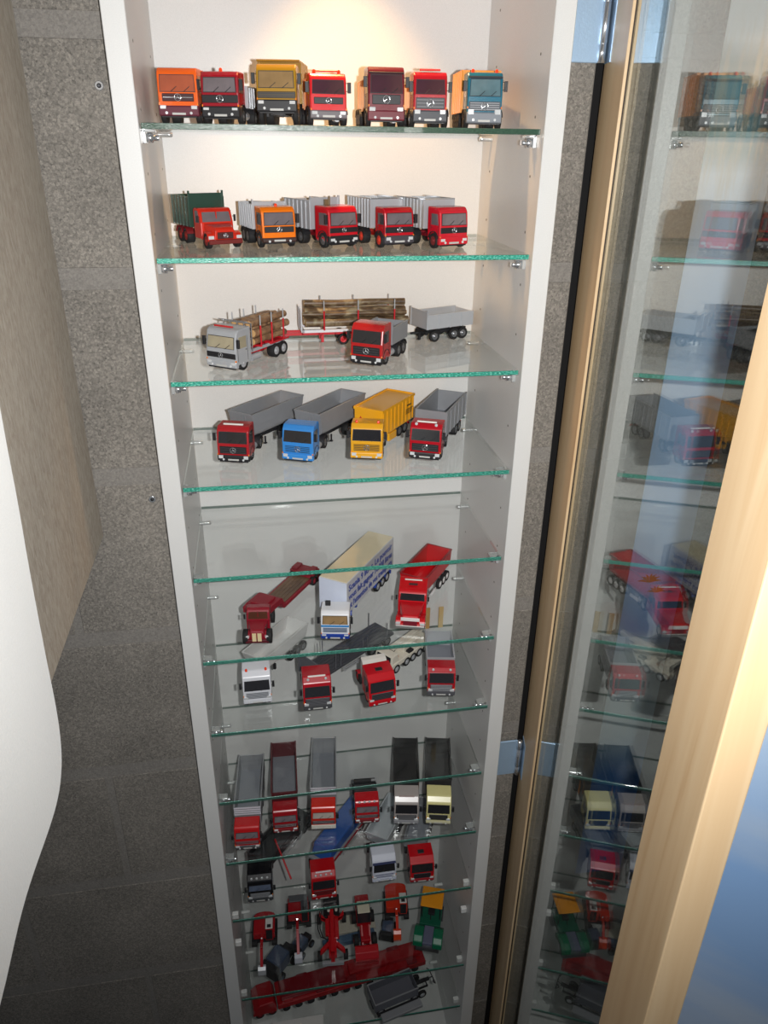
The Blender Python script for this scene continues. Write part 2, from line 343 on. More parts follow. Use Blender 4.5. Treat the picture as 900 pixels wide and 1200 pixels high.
# ------------------------------------------------------------------ posters behind the door
def poster_mat(name, kind):
    M, nt, b = nodes(name); L = nt.links.new
    tc = nt.nodes.new('ShaderNodeNewGeometry'); sx = nt.nodes.new('ShaderNodeSeparateXYZ'); L(tc.outputs['Position'], sx.inputs[0])
    mr = nt.nodes.new('ShaderNodeMapRange'); L(sx.outputs['Z'], mr.inputs[0])
    n = nt.nodes.new('ShaderNodeTexNoise'); mp = nt.nodes.new('ShaderNodeMapping'); L(tc.outputs['Position'], mp.inputs[0]); L(mp.outputs[0], n.inputs['Vector'])
    n.inputs['Scale'].default_value = 1; n.inputs['Detail'].default_value = 5
    if kind == 0:
        mr.inputs[1].default_value = .3; mr.inputs[2].default_value = 1.9
        r = ramp(nt, [(0, (70, 120, 190)), (.16, (80, 135, 205)), (.22, (180, 205, 215)), (.33, (214, 224, 222)), (.36, (120, 158, 220)), (.42, (160, 192, 235)), (.5, (172, 206, 248)), (.62, (176, 212, 252)), (.72, (206, 226, 252)), (.785, (215, 228, 240)), (.8, (125, 160, 165)), (.86, (120, 150, 155)), (.875, (225, 228, 226)), (1, (232, 234, 232))])
        L(mr.outputs[0], r.inputs[0]); mp.inputs['Scale'].default_value = (90, 1, 7); mp.inputs['Rotation'].default_value = (0, .12, 0)
        r2 = ramp(nt, [(.45, (0, 0, 0)), (.62, (120, 120, 120))]); L(n.outputs['Fac'], r2.inputs[0])
        mx = nt.nodes.new('ShaderNodeMix'); mx.data_type = 'RGBA'; mx.inputs[7].default_value = lin((205, 190, 160))+(1,)
        L(r.outputs[0], mx.inputs[6])
        # streaks only in the reed band and the surf band
        bd = nt.nodes.new('ShaderNodeMapRange'); L(sx.outputs['Z'], bd.inputs[0])
        rb = ramp(nt, [(0, (0,0,0)), (.20, (0,0,0)), (.26, (150,150,150)), (.34, (120,120,120)), (.37, (0,0,0)), (.72, (0,0,0)), (.78, (255,255,255)), (.87, (255,255,255)), (.9, (30,30,30)), (1, (0,0,0))])
        L(mr.outputs[0], rb.inputs[0])
        mu = nt.nodes.new('ShaderNodeMath'); mu.operation = 'MULTIPLY'; L(r2.outputs[0], mu.inputs[0]); L(rb.outputs[0], mu.inputs[1]); 
        mu2 = nt.nodes.new('ShaderNodeMath'); mu2.operation = 'MULTIPLY'; L(mu.outputs[0], mu2.inputs[0]); mu2.inputs[1].default_value = 3.5; mu2.use_clamp = True
        L(mu2.outputs[0], mx.inputs[0]); L(mx.outputs[2], b.inputs['Base Color'])
    else:
        mr.inputs[1].default_value = .5; mr.inputs[2].default_value = 1.1
        r = ramp(nt, [(0, (196, 210, 228)), (.25, (150, 186, 232)), (.6, (150, 190, 240)), (1, (196, 218, 242))]); L(mr.outputs[0], r.inputs[0])
        mp.inputs['Rotation'].default_value = (0, .62, 0); mp.inputs['Scale'].default_value = (1.6, 1, 9)
        mp.inputs['Rotation'].default_value = (0, -.95, 0)
        r2 = ramp(nt, [(.5, (0, 0, 0)), (.75, (200, 200, 200))]); L(n.outputs['Fac'], r2.inputs[0])
        mx = nt.nodes.new('ShaderNodeMix'); mx.data_type = 'RGBA'; mx.inputs[7].default_value = lin((215, 222, 228))+(1,)
        L(r.outputs[0], mx.inputs[6]); L(r2.outputs[0], mx.inputs[0]); L(mx.outputs[2], b.inputs['Base Color'])
    b.inputs['Roughness'].default_value = .35
    return M
PY = YW-.004
PALM = mat('printed_palm_green', (150, 146, 84), .5)
def palm(parent, cx, cz, s, y=PY-.0017):
    q = MB()
    for a in (-75, -45, -20, 8, 30, 55, 82):
        a = R(a); t = Vector((cx+math.sin(a)*s, y, cz+math.cos(a)*s*.8)); p0 = Vector((cx, y, cz)); sd = (t-p0).cross(Vector((0, 1, 0))).normalized()*s*.1
        mid = (p0+t)/2+Vector((0, 0, s*.12))
        q.slab([p0, mid-sd, t, mid+sd], (0, -1, 0), .0002)
    q.build('printed_palm', PALM, parent, mm=False)
po = empty('poster', (0, 0, 0), label='tall narrow blue seaside print on the wall, seen through the glass door', cat='poster')
MB().box(.4375, .532, PY-.0015, PY-.0003, .3, 1.9).build('sheet', poster_mat('seaside_print', 0), po, mm=False)
palm(po, .474, .965, .022); palm(po, .490, .945, .018)
po2 = empty('poster', (.330, -.375, 0), R(-42), label='large blue sky print on a standing board right of the birch door', cat='poster')
MB().box(0, .46, .0012, .0132, FLOORZ, 1.16).build('backing_board', mat('brown_board', (96, 72, 52), .7), po2, mm=False)
MB().box(0, .46, 0, .0011, FLOORZ, 1.16).build('sheet', poster_mat('sky_print', 1), po2, mm=False)
palm(po2, .082, .548, .02, -.0003)

# ------------------------------------------------------------------ white cloth hanging on the left
def cloth_mat():
    M = mat('white_fleece', (206, 206, 203), .95, 0, 0, .04, 500, .5); M.node_tree.nodes['Principled BSDF'].inputs['Sheen Weight'].default_value = .3
    return M
cl = empty('hanging_cloth', (-.335, -.5, 1.1), label='thick white fleece cloth hanging on the concrete at the left edge', cat='cloth')
def cloth(name, edge, x0, th, yend=-.95):
    # smooth the hem outline, then a soft rounded sheet: front surface bulges by th near the free edge
    def sm(u):
        k_ = min(int(u), len(edge)-2); t = u-k_; P_ = [edge[max(0, min(len(edge)-1, k_+d_))] for d_ in (-1, 0, 1, 2)]
        return tuple(.5*(2*p1+(p2-p0)*t+(2*p0-5*p1+4*p2-p3)*t*t+(3*p1-p0-3*p2+p3)*t**3) for p0, p1, p2, p3 in zip(*P_))
    rows = [sm(i*(len(edge)-1)/48) for i in range(49)]; ncol = 44; q = MB(); v = []
    for side in (1, 0):
        for y, z in rows:
            for i in range(ncol+1):
                s_ = (i/ncol)**2.2; d_ = s_*(y-yend); yy = y-d_; r_ = min(1, d_/.02); bulge = math.sqrt(max(0, 1-(1-r_)**2))
                xx = (th*bulge+.0015*math.sin(yy*40+z*7)*r_) if side else 0
                v.append((x0+xx+.335, yy+.5, z-1.1))
    n1 = len(rows)*(ncol+1); f = []; w_ = ncol+1
    for j_ in range(len(rows)-1):
        for i in range(ncol):
            p = j_*w_+i; f.append((p, p+1, p+w_+1, p+w_)); f.append((n1+p, n1+p+w_, n1+p+w_+1, n1+p+1))
    L1 = (len(rows)-1)*w_
    for i in range(ncol): f.append((i, n1+i, n1+i+1, i+1)); f.append((L1+i, L1+i+1, n1+L1+i+1, n1+L1+i))
    for j_ in range(len(rows)-1): p = j_*w_+ncol; f.append((p, n1+p, n1+p+w_, p+w_))
    for j_ in range(len(rows)-1): p = j_*w_; f.append((p, p+w_, n1+p+w_, n1+p))
    q.v = v; q.f = f; q.sm = [True]*(len(f)) 
    o_ = q.build(name, cloth_mat(), cl, mm=False, fix=False)
    return o_
cloth('back_layer', [(-.27, 1.62), (-.307, 1.478), (-.324, 1.417), (-.343, 1.347), (-.356, 1.284), (-.372, 1.222), (-.385, 1.169), (-.396, 1.145), (-.420, 1.135)], -.3352, .022)
cloth('front_layer', [(-.36, 1.62), (-.376, 1.46), (-.382, 1.402), (-.385, 1.35), (-.391, 1.289), (-.396, 1.223), (-.399, 1.178), (-.405, 1.150), (-.416, 1.134), (-.432, 1.127), (-.45, 1.125)], -.3105, .018)

# ================================================================== model vehicles
def star(cx, y, cz, r):
    q = MB()
    n = 14
    for i in range(n):
        a, b = 2*math.pi*i/n, 2*math.pi*(i+1)/n
        q.tube((cx+r*math.cos(a), y, cz+r*math.sin(a)), (cx+r*math.cos(b), y, cz+r*math.sin(b)), r*.12, 5)
    for a in (90, 210, 330):
        a = R(a); q.tube((cx, y, cz), (cx+r*math.cos(a), y, cz+r*math.sin(a)), r*.2, 5, r*.06)
    return q
SHN = {0: 'topmost', 1: 'second', 2: 'third', 3: 'fourth', 5: 'sixth', 6: 'seventh', 8: 'ninth', 9: 'tenth', 10: 'eleventh', 11: 'bottom'}
class Veh:
    def __init__(s, name, label, cat, x, y, shelf, ang, cang=None, group=None, z=None):
        group = group or ('model vehicles on the %s glass shelf' % SHN.get(shelf, 'same'))
        s.root = empty(name, (x, y, (SH[shelf]+.0032) if z is None else z), -R(ang), label, cat, group)
        s.loc = None; s.rz = 0
    def part(s, q, name, m_, parent=None, **k):
        o = q.build(name, m_, parent or s.root, **k)
        if parent is None:
            if s.loc: o.location = s.loc
            if s.rz: o.rotation_euler.z = s.rz
        return o
    def pivot(s, y, deg):      # following parts are built around a coupling at (0, y), turned by deg
        s.loc = (0, y*.001, 0); s.rz = -R(deg)
    def wheels(s, ys, w=46, r=9.5, tw=6, hub=RIM, dual=(), name='wheel'):
        for y in ys:
            t = tw*1.8 if y in dual else tw
            for sd in (-1, 1):
                xo = sd*w/2; xi = sd*(w/2-t)
                q = MB().lathe([(xi, r*.55), (xi, r*.93), (xi+sd*.8, r), (xo-sd*.8, r), (xo, r*.93), (xo-sd*.3, r*.62), (xo-sd*1.2, r*.6)], 22, 'x', (0, y, r))
                wh = s.part(q, name, TYRE)
                MB().lathe([(xo-sd*1.5, r*.6), (xo-sd*.2, r*.58), (xo-sd*1.1, r*.42), (xo-sd*1.1, r*.25), (xo+sd*.3, r*.2), (xo+sd*.5, r*.1)], 14, 'x', (0, y, r)).build('hub', hub, wh)
    def chassis(s, y0, y1, m_=DARK, z=11, h=4, w=18, tanks=True, guards=()):
        q = MB().box(-w/2, -w/2+2.5, y0, y1, z, z+h).box(w/2-2.5, w/2, y0, y1, z, z+h)
        n = max(2, int((y1-y0)/22))
        for i in range(n+1):
            yy = y0+(y1-y0-2)*i/n; q.box(-w/2, w/2, yy, yy+2, z+.5, z+h-.5)
        ch = s.part(q, 'chassis', m_)
        return ch
    def tank(s, y0, y1, side=1, w=44, m_=SILV, r=4.6, z=10):
        s.part(MB().tube((side*(w/2-r-1), y0, z), (side*(w/2-r-1), y1, z), r, 16), 'fuel_tank', m_)
    def guard(s, y, r=10.8, w=46, tw=10, m_=DARK):
        for sd in (-1, 1):
            pr = [(y+r*math.cos(a), 9.5+r*math.sin(a)) for a in [R(15+15*i) for i in range(11)]]
            pr += [(y+(r+.9)*math.cos(a), 9.5+(r+.9)*math.sin(a)) for a in [R(165-15*i) for i in range(11)]]
            x0, x1 = sorted((sd*(w/2+.4), sd*(w/2-tw))); s.part(MB().prism(pr, x0, x1), 'mudguard', m_)
    def cab(s, col, w=46, d=32, zb=8, zt=50, wz=(27, 43), slope=3, grille=(14, 22), gw=.9, gcol=DARK, bumper=DARK, bz=(5, 13), glass_=GLASSD,
            star_=True, bars=None, barcol=CHROME, mirrors=True, beacons=0, lights=(13, 4), roofbar=False, visor=None, hatch=False, lip=0, stripes=(), spots=0, wind=None, zf=None, aroof=4):
        P = paint(col) if isinstance(col, tuple) else col
        h = w/2
        pr = [(2.5, zb), (0, zb+4), (0, wz[0]-1), (slope, wz[1]+1.5), (slope+1.2, zt-aroof), (slope+aroof+1, zt-.4), (d*.6, zt+lip), (d, zt+lip), (d, zb+3), (d-4, zb), ]
        c = s.part(MB().prism(pr, -h, h), 'cab', P, bevel=1.6)
        z0, z1 = wz; nv = Vector((0, -(z1-z0), slope)).normalized()
        def fp(z): return slope*(z-(z0-1))/(z1+1.5-z0+1)
        g = [(-h+3, fp(z0)-.05, z0), (h-3, fp(z0)-.05, z0), (h-3.8, fp(z1)-.05, z1), (-h+3.8, fp(z1)-.05, z1)]
        MB().slab([(a*1.035, b, cc+(.7 if cc > z0 else -.7)) for a, b, cc in g], nv, .35).build('window_seal', DARK, c)
        MB().slab([(a, b-.35, cc) for a, b, cc in g], nv, .4).build('windshield', glass_, c)
        q = MB()
        for xx in (-h*.35, h*.3): q.tube((xx, fp(z0)-1.0, z0-.6), (xx+h*.32, fp(z0+4)-1.1, z0+5), .35, 5)
        tag(q.build('wipers', DARK, c), kind='stuff')
        for sd in (-1, 1):
            X = sd*h
            a, b = sorted((X, X+sd*.3))
            MB().prism([(slope+2.2, z0-.5), (slope+4.4, z1), (d*.68, z1), (d*.68, z0-.5)], a, b).build('side_window', glass_, c)
            a, b = sorted((X-sd*.2, X+sd*.15))
            MB().box(a, b, slope+1.2, slope+1.7, zb+4, z1).box(a, b, d*.74, d*.74+.5, zb+4, z1).box(a, b, d*.62, d*.70, z0-4, z0-3).build('door_seam', DARK, c)
            if lights:
                lz, lh = lights
                a, b = sorted((sd*(h-1.2), sd*(h-8.5)))
                MB().box(a, b, -1.4, .5, lz-lh/2, lz+lh/2).build('headlight', LENS, c, bevel=.6, seg=1)
                a, b = sorted((sd*(h-.1), sd*(h-1.4)))
                MB().box(a, b, -.8, 1.5, lz+lh/2+.4, lz+lh/2+2.6).build('indicator', AMBER, c)
            if mirrors:
                mz = z1-3
                q = MB().box(min(sd*(h+1.4), sd*(h+5.4)), max(sd*(h+1.4), sd*(h+5.4)), .2, 2.8, mz-9.5, mz+1.6)
                q.tube((sd*h, 3.5, mz+.6), (sd*(h+3), 1.6, mz+.6), .45, 6).tube((sd*h, 3.5, mz-7.5), (sd*(h+3), 1.6, mz-7.5), .45, 6)
                q.build('mirror', DARK, c, bevel=.3, seg=1)
        if grille:
            g0, g1 = grille; gx = h*gw
            gr = MB().box(-gx, gx, -.7, .6, g0, g1).build('grille', gcol, c, bevel=.5, seg=1)
            if bars:
                q = MB()
                for i in range(bars):
                    zz = g0+(g1-g0)*(i+.7)/(bars+.4); q.box(-gx*.93, gx*.93, -1.2, -.5, zz-.35, zz+.35)
                q.build('grille_bars', barcol, c)
            if star_: star(0, -1.1, (g0+g1)/2, min(4, (g1-g0)*.46)).build('emblem', CHROME, c)
        if bumper:
            MB().prism([(-1.2, bz[0]+1), (-1.2, bz[1]-1), (-.2, bz[1]), (5, bz[1]), (5, bz[0]), (0, bz[0])], -h-.2, h+.2).build('bumper', bumper, c, bevel=.7, seg=1)
            MB().box(-h*.34, h*.34, -1.6, -1, bz[0]+1.4, bz[0]+3.6).build('number_plate', plastic((190, 190, 186)), c)
            for sd in (-1, 1):
                xx = sd*h*.62; zz = bz[0]+(bz[1]-bz[0])*.3
                MB().lathe([(-2, 1.5), (-1, 1.6), (0, 1.6)], 10, 'y', (xx, 0, zz)).build('fog_lamp', LENS, c)
            MB().box(-h*.9, h*.9, -.6, 3, bz[0]-1.4, bz[0]+.2).build('step_plate', DARK, c, bevel=.3, seg=1)
        for (a, b, cc) in stripes:
            MB().box(-h+.6, h-.6, -.5, .5, a, b).build('stripe', paint(cc), c)
        if visor: MB().prism([(slope-3, z1+1), (slope-2.6, z1+3.2), (slope+2.6, z1+4), (slope+1.6, z1+1)], -h+1, h-1).build('sun_visor', visor, c, bevel=.4, seg=1)
        if roofbar:
            MB().box(-h*.62, h*.62, slope+5, slope+8, zt+.8, zt+2.9).build('light_bar', plastic((240, 238, 232), .2) if roofbar is True else roofbar, c, bevel=.6, seg=1)
        for i in range(beacons):
            xx = 0 if beacons == 1 else (-h*.68, h*.68)[i]
            MB().lathe([(zt-1, 2.1), (zt+2.2, 2), (zt+3.4, 1)], 12, 'z', (xx, slope+9, 0)).build('beacon', ORANGE_L, c)
        for i in range(spots):
            xx = (i-(spots-1)/2)*(w*.62/max(1, spots-1))
            MB().lathe([(slope+2.2, 2), (slope+.4, 2.2), (slope, 1.6)], 12, 'y', (xx, 0, zt-.4)).build('roof_lamp', LENS, c)
        if hatch: MB().box(-6, 6, d*.45, d*.45+9, zt+lip-.2, zt+lip+.8).build('roof_hatch', DARK, c, bevel=.5, seg=1)
        if wind:  # air deflector behind/above the cab roof
            MB().prism([(d*.25, zt-1), (d*.95, zt+wind), (d, zt+wind), (d, zt-1)], -h+3, h-3).build('air_deflector', P, c, bevel=1)
        MB().box(-h+2, -h+9, d-2, d+1.5, 10, 16).box(h-9, h-2, d-2, d+1.5, 10, 16).build('cab_step', DARK, c)
        return c
    def bonnet(s, col, w=40, bl=22, d=26, zh=28, zt=44, glass_=GLASSD, nose=(10, 26), gcol=SILV, bumper=DARK, round_=3, bars=5, star_=False, fend=None, lights='round', hatch=False, sleeper=0):
        P = paint(col); h = w/2
        F = paint(fend) if fend else P
        c = s.part(MB().prism([(bl, 10), (bl, zh+1), (bl+5, zt-4), (bl+9, zt), (bl+d-2, zt+sleeper), (bl+d, zt+sleeper-3), (bl+d, 10)], -h, h), 'cab', P, bevel=1.8)
        nw = h*.66
        q = MB(); q.add([(-nw, 1, 9), (nw, 1, 9), (nw*.92, 0, zh-6), (-nw*.92, 0, zh-6), (-h*.8, bl+1, 9), (h*.8, bl+1, 9), (h*.86, bl+1, zh+.6), (-h*.86, bl+1, zh+.6), (nw*.75, 3, zh-2.5), (-nw*.75, 3, zh-2.5)],
              [(0, 1, 2, 3), (3, 2, 8, 9), (9, 8, 6, 7), (1, 5, 6, 8, 2), (4, 0, 3, 9, 7), (4, 5, 1, 0), (5, 4, 7, 6)])
        b = s.part(q, 'bonnet', P, bevel=1.6)
        MB().box(-nw*.72, nw*.72, -.6, 1.2, 12, zh-8).build('grille', gcol, b, bevel=.5, seg=1)
        q = MB()
        for i in range(bars): q.box(-nw*.68, nw*.68, -.9, -.3, 13.2+i*(zh-22)/bars, 13.7+i*(zh-22)/bars)
        q.build('grille_bars', DARK, b)
        if star_: star(0, -1.2, (12+zh-8)/2, 2.6).build('emblem', CHROME, b)
        for sd in (-1, 1):
            x0, x1 = sorted((sd*nw*.8, sd*h*1.02))
            pr = [(1, 9), (1, 14), (3.5, 18), (8, 20.5), (14, 20.5), (19, 17), (bl, 12), (bl, 9), (19.5, 11), (16, 17), (11, 18.3), (6, 17), (3, 9)]
            s.part(MB().prism(pr, x0, x1), 'fender', F, bevel=.8, seg=1)
            if lights == 'round':
                MB().lathe([(2, 3), (-.6, 3), (-1.2, 2.2)], 16, 'y', (sd*h*.84, 0, 15.5)).build('headlight', LENS, b)
            else:
                MB().box(min(sd*h*.68, sd*h), max(sd*h*.68, sd*h), -.4, 1.4, 12, 16).build('headlight', LENS, b, bevel=.4, seg=1)
            X = sd*h; a, e = sorted((X, X+sd*.3))
            MB().prism([(bl+4.5, zh+1), (bl+7.5, zt-3), (bl+d-7, zt-3), (bl+d-7, zh+1)], a, e).build('side_window', glass_, c)
            MB().box(min(sd*(h+1.4), sd*(h+4)), max(sd*(h+1.4), sd*(h+4)), bl+1, bl+2.6, zh+2, zh+10).tube((sd*h, bl+3, zh+8), (sd*(h+2.5), bl+2, zh+8), .4, 6).build('mirror', DARK, c)
        nv = (0, -(zt-4-zh-1), 5)
        g = [(-h+3, bl+.7, zh+2), (h-3, bl+.7, zh+2), (h-4, bl+4.7, zt-4.6), (-h+4, bl+4.7, zt-4.6)]
        MB().slab(g, nv, .5).build('windshield', glass_, c)
        MB().box(-.5, .5, bl+1.5, bl+5, zh+2, zt-4).build('window_post', P, c) if not sleeper else None
        s.part(MB().box(-h, h, -2.2, .8, 6, 11.5), 'bumper', bumper, bevel=.7, seg=1)
        if hatch: MB().box(-7, 7, bl+14, bl+20, zt+sleeper*.55, zt+sleeper*.55+1.2).build('roof_hatch', plastic((70, 20, 22)), c, bevel=.4, seg=1)
        return c
    def tipper(s, y0, y1, z0, z1, col, w=47, th=1.3, ribs=7, ribcol=None, board=0, inner=None, rail=None, taper=0, tail=True, bed=None):
        h = w/2; P = col if not isinstance(col, tuple) else paint(col)
        q = MB().box(-h, h, y0, y1, z0, z0+2).box(-h, -h+th, y0, y1, z0+2, z1).box(h-th, h, y0, y1, z0+2, z1).box(-h+th, h-th, y0, y0+th, z0+2, z1+board)
        b = s.part(q, 'tipper_body', P, bevel=.3, seg=1)
        if tail: MB().box(-h+th, h-th, y1-th, y1, z0+2, z1).build('tailgate', P, b, bevel=.3, seg=1)
        if inner: MB().box(-h+th, h-th, y0+th, y1-th, z0+2, z0+2.3).build('bed_floor', inner, b)
        if ribs:
            q = MB(); RC = ribcol or P
            for sd in (-1, 1):
                for i in range(ribs):
                    yy = y0+(y1-y0-2)*i/(ribs-1); a, e = sorted((sd*h, sd*(h+.9))); q.box(a, e, yy, yy+1.8, z0, z1)
            tag(q.build('side_ribs', RC, b), kind='stuff')
        if rail:
            q = MB()
            for sd in (-1, 1): a, e = sorted((sd*(h-th-.3), sd*(h+.9))); q.box(a, e, y0, y1, z1-.2, z1+1.3)
            q.box(-h, h, y0-.4, y0+th, z1+board-.3, z1+board+1.2); q.build('top_rail', rail, b)
        if board:
            q = MB()
            for sd in (-1, 1): q.box(min(sd*(h-2), sd*h), max(sd*(h-2), sd*h), y0-1, y0+1.5, z0, z1+board+3)
            tag(q.build('headboard_posts', P, b), kind='stuff')
        return b
    def trough(s, y0, y1, z0, z1, m_, w=46, th=1.4, slope=8, rim=None, ends=True, ladder=True):
        h = w/2; n = 10; out = []; inn = []
        for i in range(n+1):
            a = math.pi*i/n; ex = .55
            cx, cz = math.cos(a), math.sin(a)
            sg = (1 if cx >= 0 else -1)
            out.append((sg*abs(cx)**ex*h, z0+(z1-z0)*.55*(1-cz**ex if cz > 0 else 1)))
            inn.append((sg*abs(cx)**ex*(h-th), z0+th+((z1-z0)*.55-th)*(1-cz**ex if cz > 0 else 1)))
        out = [(h, z1)]+out+[(-h, z1)]; inn = [(h-th, z1)]+inn+[(-h+th, z1)]
        k_ = len(out); v = []; f = []
        for y in (y0, y1):
            for x, z in out: v.append((x, y-(0 if y == y0 else 0)+(slope*(1-(z-z0)/(z1-z0)) if y == y0 else -slope*(1-(z-z0)/(z1-z0))*1.0), z))
            for x, z in inn: v.append((x, y+(slope*(1-(z-z0)/(z1-z0)) if y == y0 else -slope*(1-(z-z0)/(z1-z0))*1.0), z))
        N = 2*k_
        for i in range(k_-1):
            f += [(i, i+1, N+i+1, N+i), (k_+i, N+k_+i, N+k_+i+1, k_+i+1), (i, k_+i, k_+i+1, i+1), (N+i, N+i+1, N+k_+i+1, N+k_+i)]
        for a, c_ in ((0, k_), (k_-1, 2*k_-1)): f.append((a, N+a, N+c_, c_))
        q = MB().add(v, f, False); b = s.part(q, 'trough_body', m_)
        for y, sg in ((y0, 1), (y1, -1)):
            e = MB(); vv = [(x, y+sg*slope*(1-(z-z0)/(z1-z0)), z) for x, z in inn]; e.v = vv+[(x, yy+sg*th, z) for x, yy, z in vv]
            kk = len(vv); e.f = [tuple(range(kk)), tuple(range(kk, 2*kk))[::-1]]+[(i, (i+1)%kk, kk+(i+1)%kk, kk+i) for i in range(kk)]; e.sm = [False]*len(e.f)
            e.build('end_panel', m_, b)
        q = MB()
        for sd in (-1, 1): a, e = sorted((sd*(h-th-.4), sd*(h+.9))); q.box(a, e, y0, y1, z1-.8, z1+1)
        q.box(-h, h, y0-.8, y0+1, z1-.8, z1+1).box(-h, h, y1-1, y1+.8, z1-.8, z1+1).build('rim', rim or m_, b)
        if ladder:
            q = MB()
            for xx in (4, 10): q.box(xx, xx+.8, y0-1.4, y0-.4, z0+6, z1-2)
            for i in range(4): q.box(4, 10.8, y0-1.4, y0-.4, z0+8+i*5, z0+8.8+i*5)
            q.build('ladder', rim or m_, b)
        return b

def std(name, label, cat, x, y, shelf, ang, cabkw, body=None, axles=(14, 62, 78), L=100, ch=DARK, hub=RIM, dual=None, w=46, guards=True, gm=DARK, tankm=SILV, group=None, wr=9.5):
    v = Veh(name, label, cat, x, y, shelf, ang, group=group)
    v.cab(**cabkw); d = cabkw.get('d', 32)
    v.chassis(6, L, ch); v.wheels(axles, w, hub=hub, dual=dual or axles[1:], r=wr)
    v.tank(d+4, d+4+min(14, axles[1]-9.5-d-6) if axles[1]-9.5-d-6 > 3 else d+7, 1, m_=tankm)
    if guards:
        for a in axles: v.guard(a, m_=gm)
    if body: body(v)
    return v
def semi(v, py, dang, kind, L, m_, axles, cab_d=32, hub=RIM, chm=DARK, z0=18, z1=52, w=46, front=-8, **k):
    v.pivot(py, dang)
    if kind == 'trough': v.trough(front, L, z0, z1, m_, w=w, **k)
    v.chassis(front+6, L-4, chm, 12, 5); v.wheels(axles, w-1, hub=hub, dual=axles)
    q = MB()
    for sd in (-1, 1): q.box(min(sd*12, sd*14), max(sd*12, sd*14), axles[0]-38, axles[0]-36, 2, 12).box(min(sd*11, sd*15), max(sd*11, sd*15), axles[0]-39, axles[0]-35, .3, 2)
    v.part(q, 'landing_legs', DARK)
    MB_ = MB()
    for sd in (-1, 1): MB_.box(min(sd*14, sd*20), max(sd*14, sd*20), L-3, L-1.5, 9, 13)
    v.part(MB_, 'tail_lights', mat('tail_lens', (170, 20, 20), .25, 0, 1))

def K(**a): return a
RED = (196, 22, 34); CRIM = (150, 16, 34); ORG = (235, 98, 24); TAN = mat('tan_interior_glazing', (150, 122, 84), .15, 0, 1, .35, 60)
GREYW = mat('grey_interior_glazing', (112, 104, 108), .12, 0, 1, .35, 60); PURPW = mat('tinted_glazing', (74, 44, 54), .1, 0, 1, .3, 50)
REDW = mat('red_interior_glazing', (168, 84, 56), .14, 0, 1, .3, 60)
BEDGREY = mat('grey_bed_lining', (138, 142, 150), .5, .1, 0, .08, 60)
# ---------------- shelf 1: seven trucks in a row
def b1(v): v.tipper(33, 84, 18, 56, ORG, w=46, ribs=5)
std('dump_truck', 'orange flat-fronted dump truck at the left end of the topmost shelf', 'truck', -.187, .075, 0, 9,
    K(col=ORG, w=45, d=30, zt=57, wz=(33, 49), grille=(23, 31), gw=.8, gcol=plastic((60, 24, 30)), bars=1, bumper=plastic((96, 36, 52)), bz=(8, 19), lights=(17, 4), glass_=REDW, mirrors=False, slope=1.5), b1, (15, 66), 86, ch=plastic((60, 20, 26)), gm=plastic((70, 26, 30)))
def b2(v): v.tipper(36, 100, 18, 40, SILV, w=45, ribs=7, rail=SILV)
std('flat_fronted_truck', 'dark red truck with silver dropside bed, second from the left on the topmost shelf', 'truck', -.140, .066, 0, 15,
    K(col=CRIM, w=43, d=30, zt=54, wz=(33, 47), grille=(22, 30), gw=.97, bars=2, barcol=DARK, bz=(7, 19), lights=(16, 3.4), glass_=GREYW, slope=1.5, beacons=1), b2, (15, 72, 90), 102)
OLIVE = (150, 112, 22)
def b3(v):
    v.tipper(34, 96, 24, 68, OLIVE, w=50, ribs=6); v.part(MB().box(-25, 25, 22, 36, 66.5, 68.5), 'cab_canopy', paint(OLIVE), bevel=.4, seg=1)
std('dump_truck', 'mustard yellow high-wheeled dump truck on the topmost shelf', 'truck', -.076, .07, 0, 11,
    K(col=(168, 126, 26), w=46, d=30, zb=16, zt=63, wz=(39, 55), grille=(28, 35), gw=.96, gcol=plastic((64, 52, 34)), bars=2, barcol=DARK, bumper=DARK, bz=(14, 27), lights=(24, 4), glass_=TAN, star_=False, slope=2), b3, (17, 66, 88), 98, wr=12.5, guards=False)
def b4(v): v.tipper(34, 78, 18, 50, (205, 120, 40), w=42, ribs=5)
std('flat_fronted_truck', 'bright red small truck with red roof beacons in the middle of the topmost shelf', 'truck', -.0165, .065, 0, -5,
    K(col=(214, 24, 34), w=43, d=28, zt=55, wz=(34, 47), grille=(23, 30), gw=.8, bars=2, barcol=DARK, bumper=plastic((110, 104, 108)), bz=(8, 17), lights=(14, 4), glass_=PURPW, beacons=2, roofbar=plastic((220, 60, 40), .3), slope=2), b4, (14, 60), 76)
def b5(v): v.tipper(38, 100, 18, 52, (226, 150, 60), w=40, ribs=6)
std('cab_over_truck', 'dark maroon truck with a dark roof, third from the right on the topmost shelf', 'truck', .0515, .065, 0, 0,
    K(col=(112, 18, 34), w=43, d=36, zt=63, wz=(36, 54), grille=(24, 34), gw=.78, bars=3, barcol=DARK, bumper=plastic((110, 34, 46)), bz=(7, 18), lights=(19, 4.5), glass_=PURPW, visor=plastic((50, 16, 24)), slope=2.5), b5, (15, 72, 90), 104)
def b6(v): v.tipper(36, 94, 18, 50, (232, 176, 110), w=38, ribs=6)
std('cab_over_truck', 'red truck with dark grey lower front, second from right on the topmost shelf', 'truck', .104, .064, 0, 3,
    K(col=(178, 20, 34), w=40, d=34, zt=59, wz=(36, 50), grille=(20, 32), gw=.86, gcol=plastic((70, 70, 74)), bars=3, barcol=plastic((130, 130, 134)), bumper=plastic((70, 72, 78)), bz=(6, 19), lights=(17, 5), glass_=PURPW, roofbar=plastic((225, 50, 36), .3), slope=3), b6, (15, 70, 86), 98, hub=SILV)
def b7(v): v.tipper(36, 108, 18, 64, (236, 150, 52), w=47, ribs=7)
